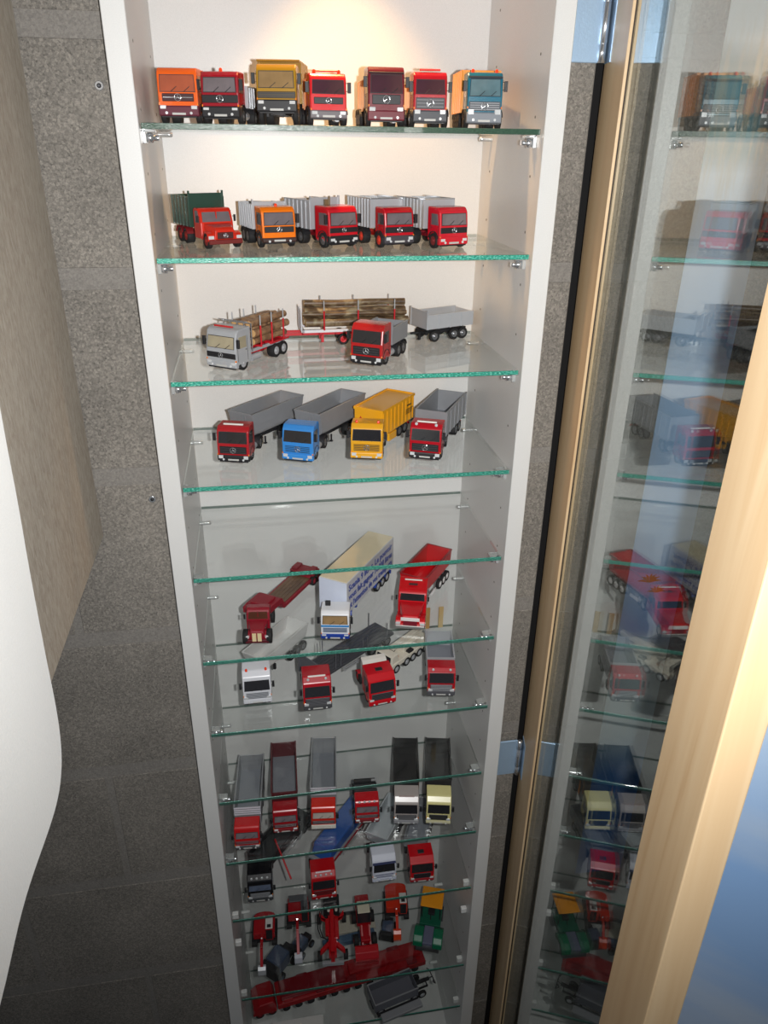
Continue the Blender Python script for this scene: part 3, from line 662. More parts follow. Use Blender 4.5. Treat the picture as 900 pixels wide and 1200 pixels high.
std('dump_truck', 'teal blue truck with orange tipper body at the right end of the topmost shelf', 'truck', .170, .062, 0, 6,
    K(col=(22, 104, 128), w=42, d=34, zt=60, wz=(35, 52), grille=(19, 29), gw=.9, gcol=plastic((70, 74, 80)), bars=4, barcol=plastic((160, 164, 170)), bumper=plastic((120, 126, 134)), bz=(6, 18), lights=(18, 6), glass_=mat('pale_blue_glazing', (96, 124, 132), .1, 0, 1, .5, 40), beacons=2, slope=3,
      visor=plastic((40, 44, 52))), b7, (15, 62, 80, 96), 108, hub=plastic((60, 50, 44)))
# ---------------- shelf 2: five tippers
v = Veh('bonneted_truck', 'red-orange bonneted truck with a dark green container body, leftmost on the second shelf', 'truck', -.146, .088, 1, -24)
v.bonnet((205, 44, 26), w=44, bl=24, d=24, zh=28, zt=46, gcol=plastic((80, 26, 24)), bars=4, star_=True, glass_=GREYW, lights='box', bumper=plastic((110, 30, 26)))
v.chassis(14, 118, plastic((96, 20, 24))); v.wheels((11, 82, 102), 44, hub=plastic((150, 40, 34)), dual=(82, 102)); v.guard(82, m_=plastic((120, 24, 28))); v.guard(102, m_=plastic((120, 24, 28))); v.tank(54, 70, 1)
v.tipper(56, 118, 22, 58, (42, 70, 58), w=47, ribs=6, board=4)
def c2(v): v.tipper(38, 98, 20, 50, SILV, w=46, ribs=9, board=3, inner=BEDGREY)
std('flat_fronted_truck', 'bright orange flat-fronted truck with a silver slatted body on the second shelf', 'truck', -.079, .09, 1, -16,
    K(col=(242, 122, 20), w=44, d=30, zt=49, wz=(28, 42), grille=(19, 26), gw=.88, bars=1, barcol=DARK, bumper=plastic((62, 40, 36)), bz=(7, 13), lights=None, glass_=GREYW, beacons=1, slope=2), c2, (15, 66, 84), 100)
def c3(v): v.tipper(44, 108, 20, 54, SILV, w=45, ribs=7, board=3, inner=BEDGREY, rail=SILV); v.part(MB().box(-4, 1, 36, 40, 40, 56).tube((3, 38, 45), (3, 38, 60), 1.4, 8), 'crane_post', plastic((120, 100, 70)))
std('dump_truck', 'red truck with a pale silver tipper body in the middle of the second shelf', 'truck', .002, .085, 1, -27,
    K(col=(196, 20, 36), w=44, d=34, zt=50, wz=(28, 42), grille=(19, 25), gw=.95, bars=1, barcol=DARK, bumper=DARK, bz=(6, 16), lights=(11, 4), glass_=GREYW, slope=2), c3, (15, 70, 90), 110, ch=plastic((130, 18, 30)), hub=RIM)
def c4(v): v.tipper(36, 106, 22, 57, SILV, w=46, ribs=9, board=0, inner=BEDGREY, rail=CHROME)
std('dump_truck', 'red truck with a ribbed silver tipper body, second from the right on the second shelf', 'truck', .073, .08, 1, -18,
    K(col=(190, 18, 34), w=42, d=28, zt=49, wz=(29, 42), grille=(19, 26), gw=.97, bars=2, barcol=DARK, bumper=plastic((70, 66, 72)), bz=(6, 16), lights=(12, 4.5), glass_=GREYW, slope=2), c4, (14, 66, 86), 106, ch=plastic((190, 34, 26)), hub=plastic((214, 60, 40)))
std('dump_truck', 'red truck with red bumper and silver tipper, rightmost on the second shelf', 'truck', .142, .07, 1, -20,
    K(col=(204, 24, 44), w=43, d=30, zt=50, wz=(29, 42), grille=(19, 26), gw=.94, bars=2, barcol=DARK, bumper=paint((204, 24, 44)), bz=(5, 15), lights=(11, 4), glass_=GREYW, mirrors=False, slope=2), c4, (14, 68, 88), 108, ch=plastic((130, 20, 34)), hub=plastic((120, 40, 40)))
# ---------------- shelf 3: log truck, log trailer, tipper and trailer
BARK = wood('log_bark', [(.3, (88, 64, 46)), (.5, (146, 112, 82)), (.7, (182, 148, 110))], (60, 60, 60)); LOGEND = mat('sawn_log_end', (206, 164, 112), .8, 0, 0, .2, 200)
BARK2 = wood('dark_log_bark', [(.3, (60, 44, 32)), (.5, (104, 82, 58)), (.66, (150, 138, 110)), (.8, (180, 122, 66))], (40, 40, 70))
def logs(root, spec, name, label, group, bark, y0, y1):
    rows = []
    for s_ in spec:
        if not rows or s_[1]-rows[-1][0][1] > 6: rows.append([])
        rows[-1].append(s_)
    OR = ['leftmost', 'second from left', 'third from left', 'fourth from left']
    RN = ['bottom row', 'middle row', 'top row']
    for (x, z, r), lab in [(s_, '%s, %s, %s' % (name_, RN[i], OR[j] if len(rows[i]) > 1 else 'lone one')) for i, rw in enumerate(rows) for j, s_ in enumerate(rw) for name_ in [label]]:
        a, b = y0+rnd.uniform(-3, 4), y1+rnd.uniform(-5, 5)
        L_ = empty(name, root.matrix_basis @ Vector((x*.001, a*.001, z*.001)), root.rotation_euler.z, lab, 'log', group)
        q = MB(); n = 14; sg = 6; pr = []
        q.lathe([((b-a)*i/sg, r*(1+rnd.uniform(-.07, .07))*(1-.1*i/sg)) for i in range(sg+1)], n, 'y')
        q.v = [(vx+.5*math.sin(vy*.05+x), vy, vz+.4*math.cos(vy*.06+z)) for vx, vy, vz in q.v]
        bk = q.build('bark', bark, L_)
        MB().lathe([(-.3, r*.86), (.2, r*.9)], 14, 'y').lathe([(b-a-.2, r*.8), (b-a+.3, r*.76)], 14, 'y').build('cut_end', LOGEND, L_)
v = Veh('log_truck', 'silver grey log truck with red chassis and red stakes on the third shelf', 'truck', -.162, .055, 2, 36)
v.cab(SILV, w=47, d=34, zt=54, wz=(30, 44), slope=3, grille=(17, 24), gw=.97, bars=1, barcol=DARK, bumper=SILV, bz=(5, 14), lights=(11, 4), glass_=mat('cream_interior_glazing', (168, 158, 132), .12, 0, 1, .25, 60), roofbar=plastic((200, 40, 40), .3), hatch=False)
REDC = plastic((196, 24, 38), .4)
v.chassis(8, 128, REDC); v.wheels((16, 92, 110), 47, hub=SILV, dual=(92, 110)); v.guard(16, m_=REDC)
v.part(MB().box(-23.5, -12, 80, 124, 20.5, 23).box(12, 23.5, 80, 124, 20.5, 23), 'rear_mudguards', REDC, bevel=.5, seg=1)
v.tank(40, 58, 1); v.tank(40, 58, -1)
v.part(MB().box(-20, -17, 40, 124, 18, 22).box(17, 20, 40, 124, 18, 22), 'bolster_beams', SILV)
q = MB()
for xx in (-22, -11, 0, 11, 22): q.tube((xx, 38, 20), (xx, 38, 56), .8, 6)
for zz in (26, 36, 46, 56): q.tube((-22, 38, zz), (22, 38, zz), .8, 6)
q.tube((-22, 38, 56), (-22, 28, 60), .6, 6).tube((22, 38, 56), (22, 28, 60), .6, 6).tube((-22, 28, 60), (22, 28, 60), .6, 6)
v.part(q, 'headboard_grid', CHROME)
for yy in (58, 84, 112):
    v.part(MB().box(-23, 23, yy-1.5, yy+1.5, 21.8, 24), 'bunk', REDC)
    for sd in (-1, 1):
        st = v.part(MB().tube((sd*22.5, yy, 22), (sd*22.5, yy, 50), 1.2, 8), 'stake', REDC)
        MB().tube((sd*22.5, yy, 50), (sd*22.5, yy, 63), .9, 8).build('stake_tip', SILV, st)
bpy.context.view_layer.update()
SP = [(-15.5, 30, 5.8), (-4, 29.8, 5.6), (7, 30.4, 6.1), (16.2, 29.4, 4.6), (-16, 41.5, 5.2), (-5.5, 41, 5.4), (5, 42, 5.6), (15, 40, 5.3), (-10, 51, 4.8), (0, 51.6, 4.7), (10, 51.3, 4.9)]
logs(v.root, SP, 'log', 'thin brown log on the silver log truck', 'logs on the silver log truck', BARK, 46, 128)
v = Veh('log_trailer', 'red log trailer with white end grid standing behind the trucks on the third shelf', 'trailer', -.052, .196, 2, 88)
v.chassis(-22, 150, REDC, z=13, w=20); v.wheels((62, 132), 44, hub=REDC, r=8)
v.part(MB().box(-3, 3, -58, -20, 13, 15.5).box(-16, 16, -24, -20, 13, 16), 'drawbar', REDC)
v.part(MB().box(-22, -18, 2, 148, 19, 23).box(18, 22, 2, 148, 19, 23).box(-22, 22, 2, 5, 19, 23), 'deck_rails', plastic((222, 222, 226), .4))
q = MB()
for xx in (-22, -11, 0, 11, 22): q.tube((xx, 1, 20), (xx, 1, 52), .9, 6)
for zz in (25, 31, 37, 43, 49): q.box(-22, 22, 0, 1.4, zz, zz+2)
v.part(q, 'end_grid', plastic((222, 222, 226), .4))
v.part(MB().box(-14, -9, 30, 34, 3, 14).box(9, 14, 30, 34, 3, 14), 'support_leg', REDC)
for yy in (34, 84, 138):
    v.part(MB().box(-22, 22, yy-1.5, yy+1.5, 22.5, 24.5), 'bunk', REDC)
    for sd in (-1, 1):
        st = v.part(MB().tube((sd*22, yy, 22), (sd*22, yy, 50), 1.2, 8), 'stake', REDC)
        MB().tube((sd*22, yy, 50), (sd*22, yy, 64), .9, 8).build('stake_tip', SILV, st)
bpy.context.view_layer.update()
SP = [(-14.2, 32, 6.6), (0, 32, 7), (14, 32.2, 6.8), (-8, 44.4, 6.1), (6.5, 45, 6.6), (15.6, 44, 3.4), (-1, 56.6, 5.2)]
logs(v.root, SP, 'log', 'thick brown log on the red log trailer', 'logs on the red log trailer', BARK2, 4, 158)
ACT = K(w=46, d=32, zt=53, wz=(30, 45), slope=3.5, grille=(14, 25), gw=.84, bars=3, barcol=plastic((66, 66, 70)), bz=(3, 12), lights=(9, 5), aroof=5)
def d1(v): v.tipper(36, 92, 22, 44, GREYP, w=47, ribs=0, board=4, inner=BEDGREY, rail=GREYP)
std('dump_truck', 'red cab dump truck with a low grey bed in front of the log trailer', 'truck', .027, .058, 2, 32, dict(ACT, col=(176, 30, 32), bumper=DARK, zt=54), d1, (15, 62, 80), 94)
v = Veh('dropside_trailer', 'grey dropside tipper trailer at the right end of the third shelf', 'trailer', .126, .19, 2, 68)
v.chassis(6, 82, DARK); v.wheels((16, 52, 68), 43, r=8.5, dual=()); v.part(MB().box(-2, 2, -14, 6, 11, 13.5).box(-14, 14, 4, 8, 10, 15), 'drawbar', DARK); v.part(MB().box(-2, 2, 0, 3, 1, 12), 'support_leg', DARK)
v.tipper(0, 84, 20, 40, SILV, w=46, ribs=5, board=5, inner=BEDGREY, rail=SILV)
# ---------------- shelf 4: four semis
def semi_tr(name, label, x, y, sh, ang, cabkw, dang, L, m_, kind='trough', z1=50, tax=None, hub=RIM, py=62, axles=(16, 62), cw=46, spare=None):
    v = Veh(name, label, 'truck', x, y, sh, ang); v.cab(**cabkw); v.chassis(6, 80, DARK); v.wheels(axles, cw, hub=hub, dual=axles[1:])
    v.guard(axles[0]); v.guard(axles[1]); v.tank(cabkw.get('d', 32)+3, axles[1]-12, 1); v.tank(cabkw.get('d', 32)+3, axles[1]-12, -1)
    semi(v, py, dang, kind, L, m_, tax or (L-46, L-28), hub=hub, z1=z1, z0=20)
    return v
semi_tr('semi_truck', 'dark red cab semi truck with grey trough trailer at the left of the fourth shelf', -.158, .088, 3, 16, dict(ACT, col=(170, 28, 36), bumper=DARK, roofbar=True), 26, 112, GREYP, z1=56)
semi_tr('semi_truck', 'light blue cab semi truck with grey trough trailer on the fourth shelf', -.068, .08, 3, 22, dict(ACT, col=(58, 138, 214), bumper=paint((58, 138, 214)), gcol=paint((58, 138, 214)), bars=5, barcol=DARK), 18, 118, GREYP, z1=56)
v = semi_tr('semi_truck', 'yellow cab semi truck with a closed yellow container trailer', .030, .073, 3, 14, dict(ACT, col=(232, 168, 38), bumper=paint((232, 168, 38)), bars=5, barcol=DARK, gcol=paint((200, 146, 34)), beacons=2), 24, 92, GREYP, kind='none', tax=(52, 70), py=66)
YEL = (240, 172, 34); P = paint(YEL)
bx = v.part(MB().box(-24, 24, -8, 96, 18, 57), 'container_body', P, bevel=.8)
q = MB()
for sd in (-1, 1):
    for i in range(9): a, e = sorted((sd*24, sd*24.9)); q.box(a, e, -6+12.2*i, -4+12.2*i, 20, 56)
q.box(-25, 25, -9, -7, 54.5, 58.5).box(-25, 25, 95, 97, 54.5, 58.5).box(-25, -23, -8, 96, 55, 58.6).box(23, 25, -8, 96, 55, 58.6)
q.build('frame_ribs', P, bx)
MB().slab([(-16, -8.3, 40), (-10, -8.3, 40), (-13, -8.3, 45)], (0, -1, 0), .3).slab([(8, -8.3, 38), (14, -8.3, 38), (11, -8.3, 43)], (0, -1, 0), .3).build('warning_triangle', plastic((190, 40, 30)), bx)
MB().box(24.8, 25.2, 70, 84, 44, 46).box(24.8, 25.2, 66, 90, 38, 39.2).box(24.8, 25.2, 66, 88, 35, 36.2).box(24.8, 25.2, 66, 86, 32, 33.2).build('printed_notice', plastic((70, 52, 20)), bx)
v.part(MB().box(20, 24, 14, 38, 4, 16), 'side_locker', P, bevel=.8)
semi_tr('semi_truck', 'red cab semi truck with square grey tipper trailer at the right of the fourth shelf', .113, .062, 3, 22, dict(ACT, col=(178, 16, 32), bumper=plastic((40, 36, 38)), roofbar=True, spots=2), 8, 96, GREYP, kind='none', tax=(58, 76))
v = Veh.__new__(Veh); v.root = [o for o in C.objects if o.get('label', '').startswith('red cab semi truck with square grey')][0]; v.pivot(62, 8)
v.tipper(-8, 104, 20, 56, GREYP, w=48, ribs=6, board=0, inner=BEDGREY, rail=GREYP)
# ---------------- shelf 6: lowboy, lettered box trailer, American semi
DR = (138, 24, 40)
v = Veh('bonneted_truck', 'dark red bonneted truck with a low flatbed trailer under the empty shelf', 'truck', -.143, .040, 5, 6)
v.bonnet(DR, w=36, bl=26, d=22, zh=29, zt=46, gcol=plastic(DR), bars=0, glass_=mat('brown_glazing', (84, 48, 34), .15, 0, 1, .3, 60), bumper=plastic((90, 20, 32)))
v.part(MB().box(-7, -1, -3, -1.8, 10, 24).box(1, 7, -3, -1.8, 10, 24), 'grille_slats', plastic((226, 206, 160), .4))
v.chassis(14, 78, plastic(DR)); v.wheels((9, 64), 44, r=11.5, tw=8, hub=DARK, dual=(64,))
v.pivot(66, 28)
P = plastic(DR, .4); BR = wood('brown_deck_planks', [(.3, (84, 62, 44)), (.7, (120, 92, 66))], (20, 20, 20))
v.part(MB().prism([(-18, 22), (-18, 32), (-8, 34), (28, 33), (34, 30), (40, 17), (44, 14), (130, 14), (136, 20), (140, 20), (140, 8), (38, 8), (30, 22)], -21, 21), 'lowboy_frame', P, bevel=.6, seg=1)
v.part(MB().box(-14, 14, -6, 24, 33, 37), 'tool_deck', P, bevel=1)
dk = empty('deck'); dk.parent = v.root; dk.location = v.loc; dk.rotation_euler.z = v.rz
for i in range(5):
    MB().box(-17+i*6.9, -10.6+i*6.9, 46, 128, 13.8, 15.2).build('plank', BR, dk)
v.part(MB().box(-23, 23, 130, 154, 19, 23).box(-21, -10, 132, 152, 23, 27).box(10, 21, 132, 152, 23, 27), 'rear_deck', P, bevel=.8, seg=1)
v.wheels((134, 147), 48, r=8.5, tw=7, hub=plastic(DR), dual=())
WB = (226, 228, 232); BLU = (30, 62, 150)
v = Veh('semi_truck', 'white and blue cab semi truck with a long white lettered box trailer', 'truck', -.024, .036, 5, 10)
v.cab(WB, w=44, d=34, zt=50, wz=(30, 43), slope=3, grille=(15, 24), gw=.86, gcol=plastic((150, 160, 176)), bars=4, barcol=plastic((70, 84, 110)), bumper=paint(BLU), bz=(3, 12), lights=(10, 3), glass_=TAN, star_=False, stripes=((25, 28, (40, 130, 200)),))
v.part(MB().box(-16, -8, 20, 26, 50, 57), 'roof_box', DARK, bevel=.6, seg=1)
v.chassis(6, 80, plastic(BLU)); v.wheels((15, 62), 46, hub=SILV, dual=(62,)); v.guard(62, m_=plastic(BLU)); v.tank(38, 52, 1)
v.pivot(60, 25)
bx = v.part(MB().box(-25, 25, -14, 160, 22, 80), 'box_body', paint((198, 200, 206)), bevel=1.2)
MB().box(-24, 24, -13, 159, 80, 80.8).build('roof_skin', mat('cream_roof', (226, 212, 178), .4), bx, bevel=.3, seg=1)
MB().box(-24.4, 24.4, -14.6, -14, 23, 79).build('front_panel', paint((214, 222, 240)), bx)
for nm, txt, zz, sz in (('upper', 'Scania 9 litres. Le pouvoir', 62, 16), ('middle', 'vous fait gagner 10.000 litres', 46, 15.5), ('lower', 'et l\'attention de vos transports', 30, 15)):
    cu_ = bpy.data.curves.new('lettering', 'FONT'); cu_.body = txt; cu_.size = sz*.001; cu_.extrude = .0002; cu_.offset = .00028; cu_.resolution_u = 2
    to = bpy.data.objects.new('lettering', cu_); C.objects.link(to); bpy.context.view_layer.update()
    me = bpy.data.meshes.new_from_object(to); bpy.data.objects.remove(to)
    o = bpy.data.objects.new('lettering', me); C.objects.link(o); me.materials.append(mat('blue_print', (44, 66, 150), .5)); o.parent = bx
    wd = max(p.co.x for p in me.vertices); k = .160/wd
    o.matrix_basis = Matrix.Translation((.0253, -.008, zz*.001)) @ Matrix.Rotation(R(90), 4, 'Z') @ Matrix.Rotation(R(90), 4, 'X') @ Matrix.Diagonal((k, 1, 1, 1))
v.chassis(0, 158, plastic(BLU), 14, 6); v.wheels((104, 122, 140), 46, hub=SILV, dual=()); v.guard(104, m_=plastic(BLU)); v.guard(140, m_=plastic(BLU))
v.part(MB().box(-15, -11, 36, 40, 4, 16).box(11, 15, 36, 40, 4, 16), 'landing_legs', plastic(BLU))
v.part(MB().box(-22, 22, 155, 158, 8, 14), 'rear_bumper', plastic(BLU))
AR = (196, 14, 26)
v = Veh('semi_truck', 'bright red long-nosed semi truck with a red trough trailer beside the lettered trailer', 'truck', .095, .042, 5, 16)
v.bonnet(AR, w=46, bl=38, d=36, zh=31, zt=48, sleeper=10, gcol=plastic((120, 20, 40)), bars=0, glass_=GLASSD, bumper=metalm((226, 224, 222), .3), lights='box', hatch=True, round_=4)
v.part(MB().box(-15, 15, -1.6, 0, 20, 26), 'grille_surround', plastic((232, 226, 224), .3), bevel=.5, seg=1)
v.part(MB().box(-14, 14, 60, 62.4, 58, 59.4), 'roof_lettering_strip', plastic((236, 232, 228)))
v.chassis(10, 104, plastic((120, 14, 24))); v.wheels((12, 84, 100), 47, hub=plastic((226, 224, 222), .3), dual=(84, 100)); v.tank(56, 74, 1, m_=CHROME)
v.pivot(84, 20); v.trough(-8, 106, 20, 56, paint((204, 22, 30)), w=46, rim=plastic((150, 20, 30)), ladder=False)
v.chassis(-2, 102, plastic((150, 16, 26)), 13, 5); v.wheels((62, 78, 93), 45, hub=plastic((226, 224, 222), .3), dual=())
q = MB().box(22, 23, 20, 40, 9, 15)
for i in range(4): q.box(23, 23.4, 22+i*4, 24+i*4, 10, 14)
v.part(q, 'side_guard', plastic((226, 224, 222), .3))
# ---------------- shelf 7: Scandinavian style cabs
HI = K(w=46, d=42, zt=60, wz=(28.5, 45), slope=4, grille=(12, 25), gw=.8, star_=False, bars=5, bz=(3, 12), lights=(14, 5), aroof=9)
v = Veh('semi_truck', 'white cab semi truck with orange beacons and a white trough trailer', 'truck', -.150, .070, 6, 0)
v.cab(**dict(HI, col=(222, 224, 230), gcol=plastic((170, 174, 180)), barcol=plastic((110, 112, 118)), bumper=paint((214, 216, 222)), beacons=2))
v.chassis(6, 90); v.wheels((16, 72), 46, dual=(72,)); v.guard(72)
q = MB()
for i in range(5): q.path([(-16+i*8, 46, 24), (-18+i*8, 50, 34), (-12+i*8, 54, 38), (-14+i*8, 58, 24)], .8, 6)
v.part(q, 'air_hoses', plastic((90, 90, 94)))
v.pivot(70, 40); v.trough(-8, 120, 20, 50, paint((216, 216, 214)), w=46, slope=10, ladder=False); v.chassis(-2, 116, GREYP, 12, 5); v.wheels((70, 88, 106), 45, dual=())
v.part(MB().box(-15, -11, 30, 34, 3, 14).box(11, 15, 30, 34, 3, 14), 'landing_legs', DARK)
v = Veh('semi_truck', 'red cab semi truck with white light bar and a long dark grey stake flatbed', 'truck', -.054, .040, 6, 0)
v.cab(**dict(HI, col=(176, 16, 32), gcol=plastic((60, 60, 64)), barcol=plastic((110, 110, 116)), bumper=plastic((70, 70, 74)), roofbar=True, spots=2, gw=.86))
v.chassis(6, 88); v.wheels((16, 68), 46, dual=(68,)); v.guard(68)
v.pivot(74, 52); DG = mat('dark_grey_deck', (72, 74, 80), .5, .2, 0, .08, 60); DG2 = plastic((96, 98, 104))
fb = v.part(MB().box(-24, 24, -10, 178, 18, 23), 'flatbed', DG, bevel=.4, seg=1)
for i in range(6): MB().box(-22+i*7.4, -15.4+i*7.4, -8, 176, 23, 23.9).build('deck_board', DG, fb)
MB().box(-24, 24, -12, -10, 18, 54).box(-24, -21, -14, -12, 18, 56).box(21, 24, -14, -12, 18, 56).build('headboard', DG2, fb)
for yy in (30, 42, 96, 108, 160):
    for sd in (-1, 1): MB().tube((sd*23, yy, 22), (sd*23, yy, 52), .8, 8).build('stake', DG2, fb)
q = MB()
for zz in (6, 11): q.box(23, 24, 50, 96, zz, zz+1.6)
for yy in (50, 66, 80, 95): q.box(23, 24, yy, yy+1.2, 6, 18)
v.part(q, 'side_guard', SILV)
v.chassis(-2, 174, DARK, 12, 6); v.wheels((122, 142, 162), 46, dual=())
v = Veh('semi_truck', 'red cab tractor with a dark roof hatch and white curved deflector', 'truck', .052, .037, 6, -8)
v.cab(**dict(HI, col=(200, 16, 30), gcol=plastic((70, 70, 74)), barcol=plastic((40, 40, 44)), bumper=paint((190, 16, 30)), hatch=True, gw=.8, bz=(2, 11), lights=(13, 4), zt=56))
v.chassis(6, 92, plastic((150, 20, 30))); v.wheels((16, 72), 46, dual=(72,), hub=plastic((200, 30, 40))); v.guard(72, m_=plastic((170, 20, 32)))
v.part(MB().prism([(44, 16), (44, 54), (50, 58), (58, 60), (58, 16)], -21, 21), 'curved_deflector', paint((222, 218, 210)), bevel=1)
v.part(MB().lathe([(-24, 7), (-24, 9), (-20, 9), (-20, 7)], 18, 'x', (0, 56, 16)), 'side_wheel', TYRE)
CREAM = (222, 216, 200)
v = Veh('crane_trailer', 'cream multi-axle crane carrier with tan uprights behind the red tractor', 'trailer', .066, .123, 6, 50)
P = paint(CREAM)
v.part(MB().box(-21, 21, 0, 118, 11, 21), 'carrier_body', P, bevel=1.5); v.wheels((14, 42, 60, 78, 96), 44, r=8.5, hub=SILV)
cbn = v.part(MB().prism([(2, 21), (5, 36), (20, 37), (22, 21)], -19, 19), 'carrier_cab', P, bevel=1.2)
MB().slab([(-16, 2.2, 24), (16, 2.2, 24), (15, 4.4, 34), (-15, 4.4, 34)], (0, -1, .2), .4).build('windshield', GLASSD, cbn)
v.part(MB().box(-12, 12, 44, 84, 21, 33), 'crane_turret', P, bevel=1.4); v.part(MB().box(-5, 5, 24, 116, 33, 41), 'crane_boom', P, bevel=.8)
v.part(MB().box(-20, -4, 26, 40, 21, 24), 'side_hatch', DARK); v.part(MB().box(6, 20, 50, 62, 21, 25), 'engine_hatch', DARK)
TANP = mat('tan_board', (190, 150, 92), .6, 0, 0, .1, 60)
for xx, nm in ((.172, 'darker tan board leaning at the back wall behind the red tractor'), (.198, 'paler tan board leaning at the back wall beside the right cabinet side')):
    o = MB().box(-4.5, 4.5, -1.5, 1.5, 0, 46).build('board', TANP if xx < .18 else mat('pale_tan_board', (206, 178, 124), .6), None, bevel=.3, seg=1); o.location = (xx, .240, SH[6]+.0034); tag(o, nm, 'board', 'tan boards leaning at the cabinet back')
v.part(MB().box(-20, 12, 22, 30, 21, 24), 'cross_board', mat('orange_board', (200, 120, 44), .6), label='orange cross board')
v = Veh('dump_truck', 'red cab truck with silver square tipper body at the right end of its shelf', 'truck', .152, .043, 6, 10)
v.cab(**dict(HI, col=(178, 20, 34), d=32, zt=52, aroof=6, gcol=plastic((84, 84, 90)), barcol=SILV, bumper=plastic((80, 80, 86)), spots=2))
v.chassis(6, 114); v.wheels((15, 34, 84, 102), 46, dual=(90, 108)); v.tipper(36, 116, 20, 52, SILV, w=47, ribs=0, inner=BEDGREY, rail=SILV)
# ---------------- shelf 9: six tippers with long bodies
F88 = K(w=44, d=30, zt=50, wz=(29, 39), slope=4, grille=(15, 23), gw=.92, star_=False, bars=2, bz=(4, 12), lights=(10, 4), glass_=GREYW)
def e1(col, inner=BEDGREY, L=150, z1=62, w=47, striped=False, rib=0, axm=None, y0=38, bd=0):
    def f(v):
        b = v.tipper(y0, L, 22, z1, col, w=w, ribs=rib, inner=inner, rail=col, board=bd)
        if striped:
            q = MB()
            for i in range(4): q.box(-w/2, w/2, y0-1.5, y0-.6, z1-16+i*5, z1-13.6+i*5)
            q.build('white_stripes', plastic((222, 222, 232)), b)
    return f
TGREY = mat('silver_paint', (150, 152, 156), .45, .2, .1, .05, 70)
std('dump_truck', 'red cab truck with striped headboard and long grey bed, leftmost of the six-truck row', 'truck', -.186, .032, 8, 4, dict(F88, col=(196, 24, 28), bumper=metalm((150, 150, 156), .3), gcol=plastic((110, 24, 34))), e1(TGREY, L=168, striped=True), (15, 100, 120, 140), 160, dual=(100, 120, 140))
std('dump_truck', 'dark red cab truck with a red-trimmed grey bed, second from left in the six-truck row', 'truck', -.118, .058, 8, 2, dict(F88, col=(158, 18, 28), bumper=plastic((130, 18, 28)), gcol=plastic((74, 20, 26))), e1(plastic((96, 34, 40), .4), L=168, z1=60), (15, 100, 120, 140), 160, dual=(100, 120, 140))
std('dump_truck', 'red cab truck with white bumper and a long grey bed in the six-truck row', 'truck', -.050, .055, 8, 6, dict(F88, col=(210, 40, 24), bumper=plastic((222, 218, 206), .4), bz=(3, 13), gcol=plastic((60, 34, 36)), glass_=mat('pale_glazing', (180, 170, 160), .2, 0, 1, .25, 70), lights=None), e1(TGREY, L=168, z1=64, striped=True), (15, 100, 120, 140), 160, dual=(100, 120, 140))
def e4(v):
    v.part(MB().box(-20, 20, 34, 72, 20, 40), 'engine_deck', DARK, bevel=1)
    for yy in (38, 50, 62): v.part(MB().box(-21, 21, yy, yy+4, 40, 43), 'cross_bar', plastic((60, 60, 62)))
    v.part(MB().box(12, 21, 44, 50, 43, 45).box(12, 21, 60, 64, 43, 45), 'silver_cap', SILV)
std('tractor_truck', 'red cab truck with a bare black chassis deck in the middle of the six-truck row', 'truck', .030, .056, 8, 4, dict(F88, col=(190, 22, 32), bumper=plastic((120, 22, 30)), gcol=plastic((66, 26, 32)), spots=4), e4, (15, 58, 74), 84, dual=(58, 74))
BLK = mat('black_bed', (50, 49, 50), .55, 0, 0, .12, 60)
FH = dict(HI, zt=58, d=40, w=45)
def e5(v): e1(BLK, BLK, L=156, z1=64, y0=46)(v); v.part(MB().box(23.7, 24.6, 60, 66, 26, 56), 'marker_strip', mat('marker_orange', (214, 130, 30), .5))
std('dump_truck', 'silver cab truck with a deep black body in the six-truck row', 'truck', .100, .043, 8, 10, dict(FH, col=(172, 164, 160), gcol=DARK, barcol=plastic((130, 130, 134)), bumper=plastic((150, 150, 154)), roofbar=plastic((170, 150, 146))), e5, (15, 100, 120, 138), 150, dual=(100, 120, 138))
std('dump_truck', 'pale yellow cab truck with a deep black body, rightmost of the six-truck row', 'truck', .158, .034, 8, 12, dict(FH, col=(222, 214, 150), gcol=DARK, barcol=plastic((60, 60, 60)), bumper=plastic((200, 196, 160)), bz=(3, 9), gw=.75), e5, (15, 96, 116, 134), 150, dual=(96, 116, 134))
# ---------------- shelf 10: four semis seen from above
v = Veh('semi_truck', 'black cab semi truck with a black trailer, beside the fallen red pole', 'truck', -.172, .040, 9, 2)
BLKP = (20, 20, 24)
v.cab(**dict(HI, col=BLKP, gcol=plastic((90, 92, 96)), barcol=CHROME, bumper=plastic((60, 62, 66)), wz=(31, 41), glass_=mat('pale_blue_glazing2', (86, 96, 116), .1, 0, 1, .4, 60), zt=58, spots=4))
v.chassis(6, 92); v.wheels((16, 74), 46, dual=(74,)); v.pivot(72, 38)
tb = v.part(MB().box(-24, 24, -10, 140, 20, 26), 'trailer_deck', mat('dark_deck', (46, 48, 50), .5), bevel=.5, seg=1); MB().box(-24, -22, -10, 140, 26, 40).box(22, 24, -10, 140, 26, 40).box(-22, 22, -12, -10, 20, 44).build('side_walls', DARK, tb)
v.part(MB().box(24, 25, 40, 100, 6, 8).box(24, 25, 40, 100, 12, 14).box(24, 25, 40, 42, 6, 20).box(24, 25, 98, 100, 6, 20), 'side_guard', SILV)
v.chassis(-2, 136, DARK, 12, 6); v.wheels((96, 114, 130), 46, dual=())
o = MB().tube((0, 0, 0), (26, -66, -34), 1.7, 12).build('pole', plastic((180, 20, 30)), None, bevel=.3, seg=1); o.location = (-.140, .112, .390)
tag(o, 'thin red pole leaning on the black trailer between two shelves', 'pole')
v = Veh('semi_truck', 'red cab semi truck hauling a trailer with a blue covered load', 'truck', -.055, .027, 9, 0)
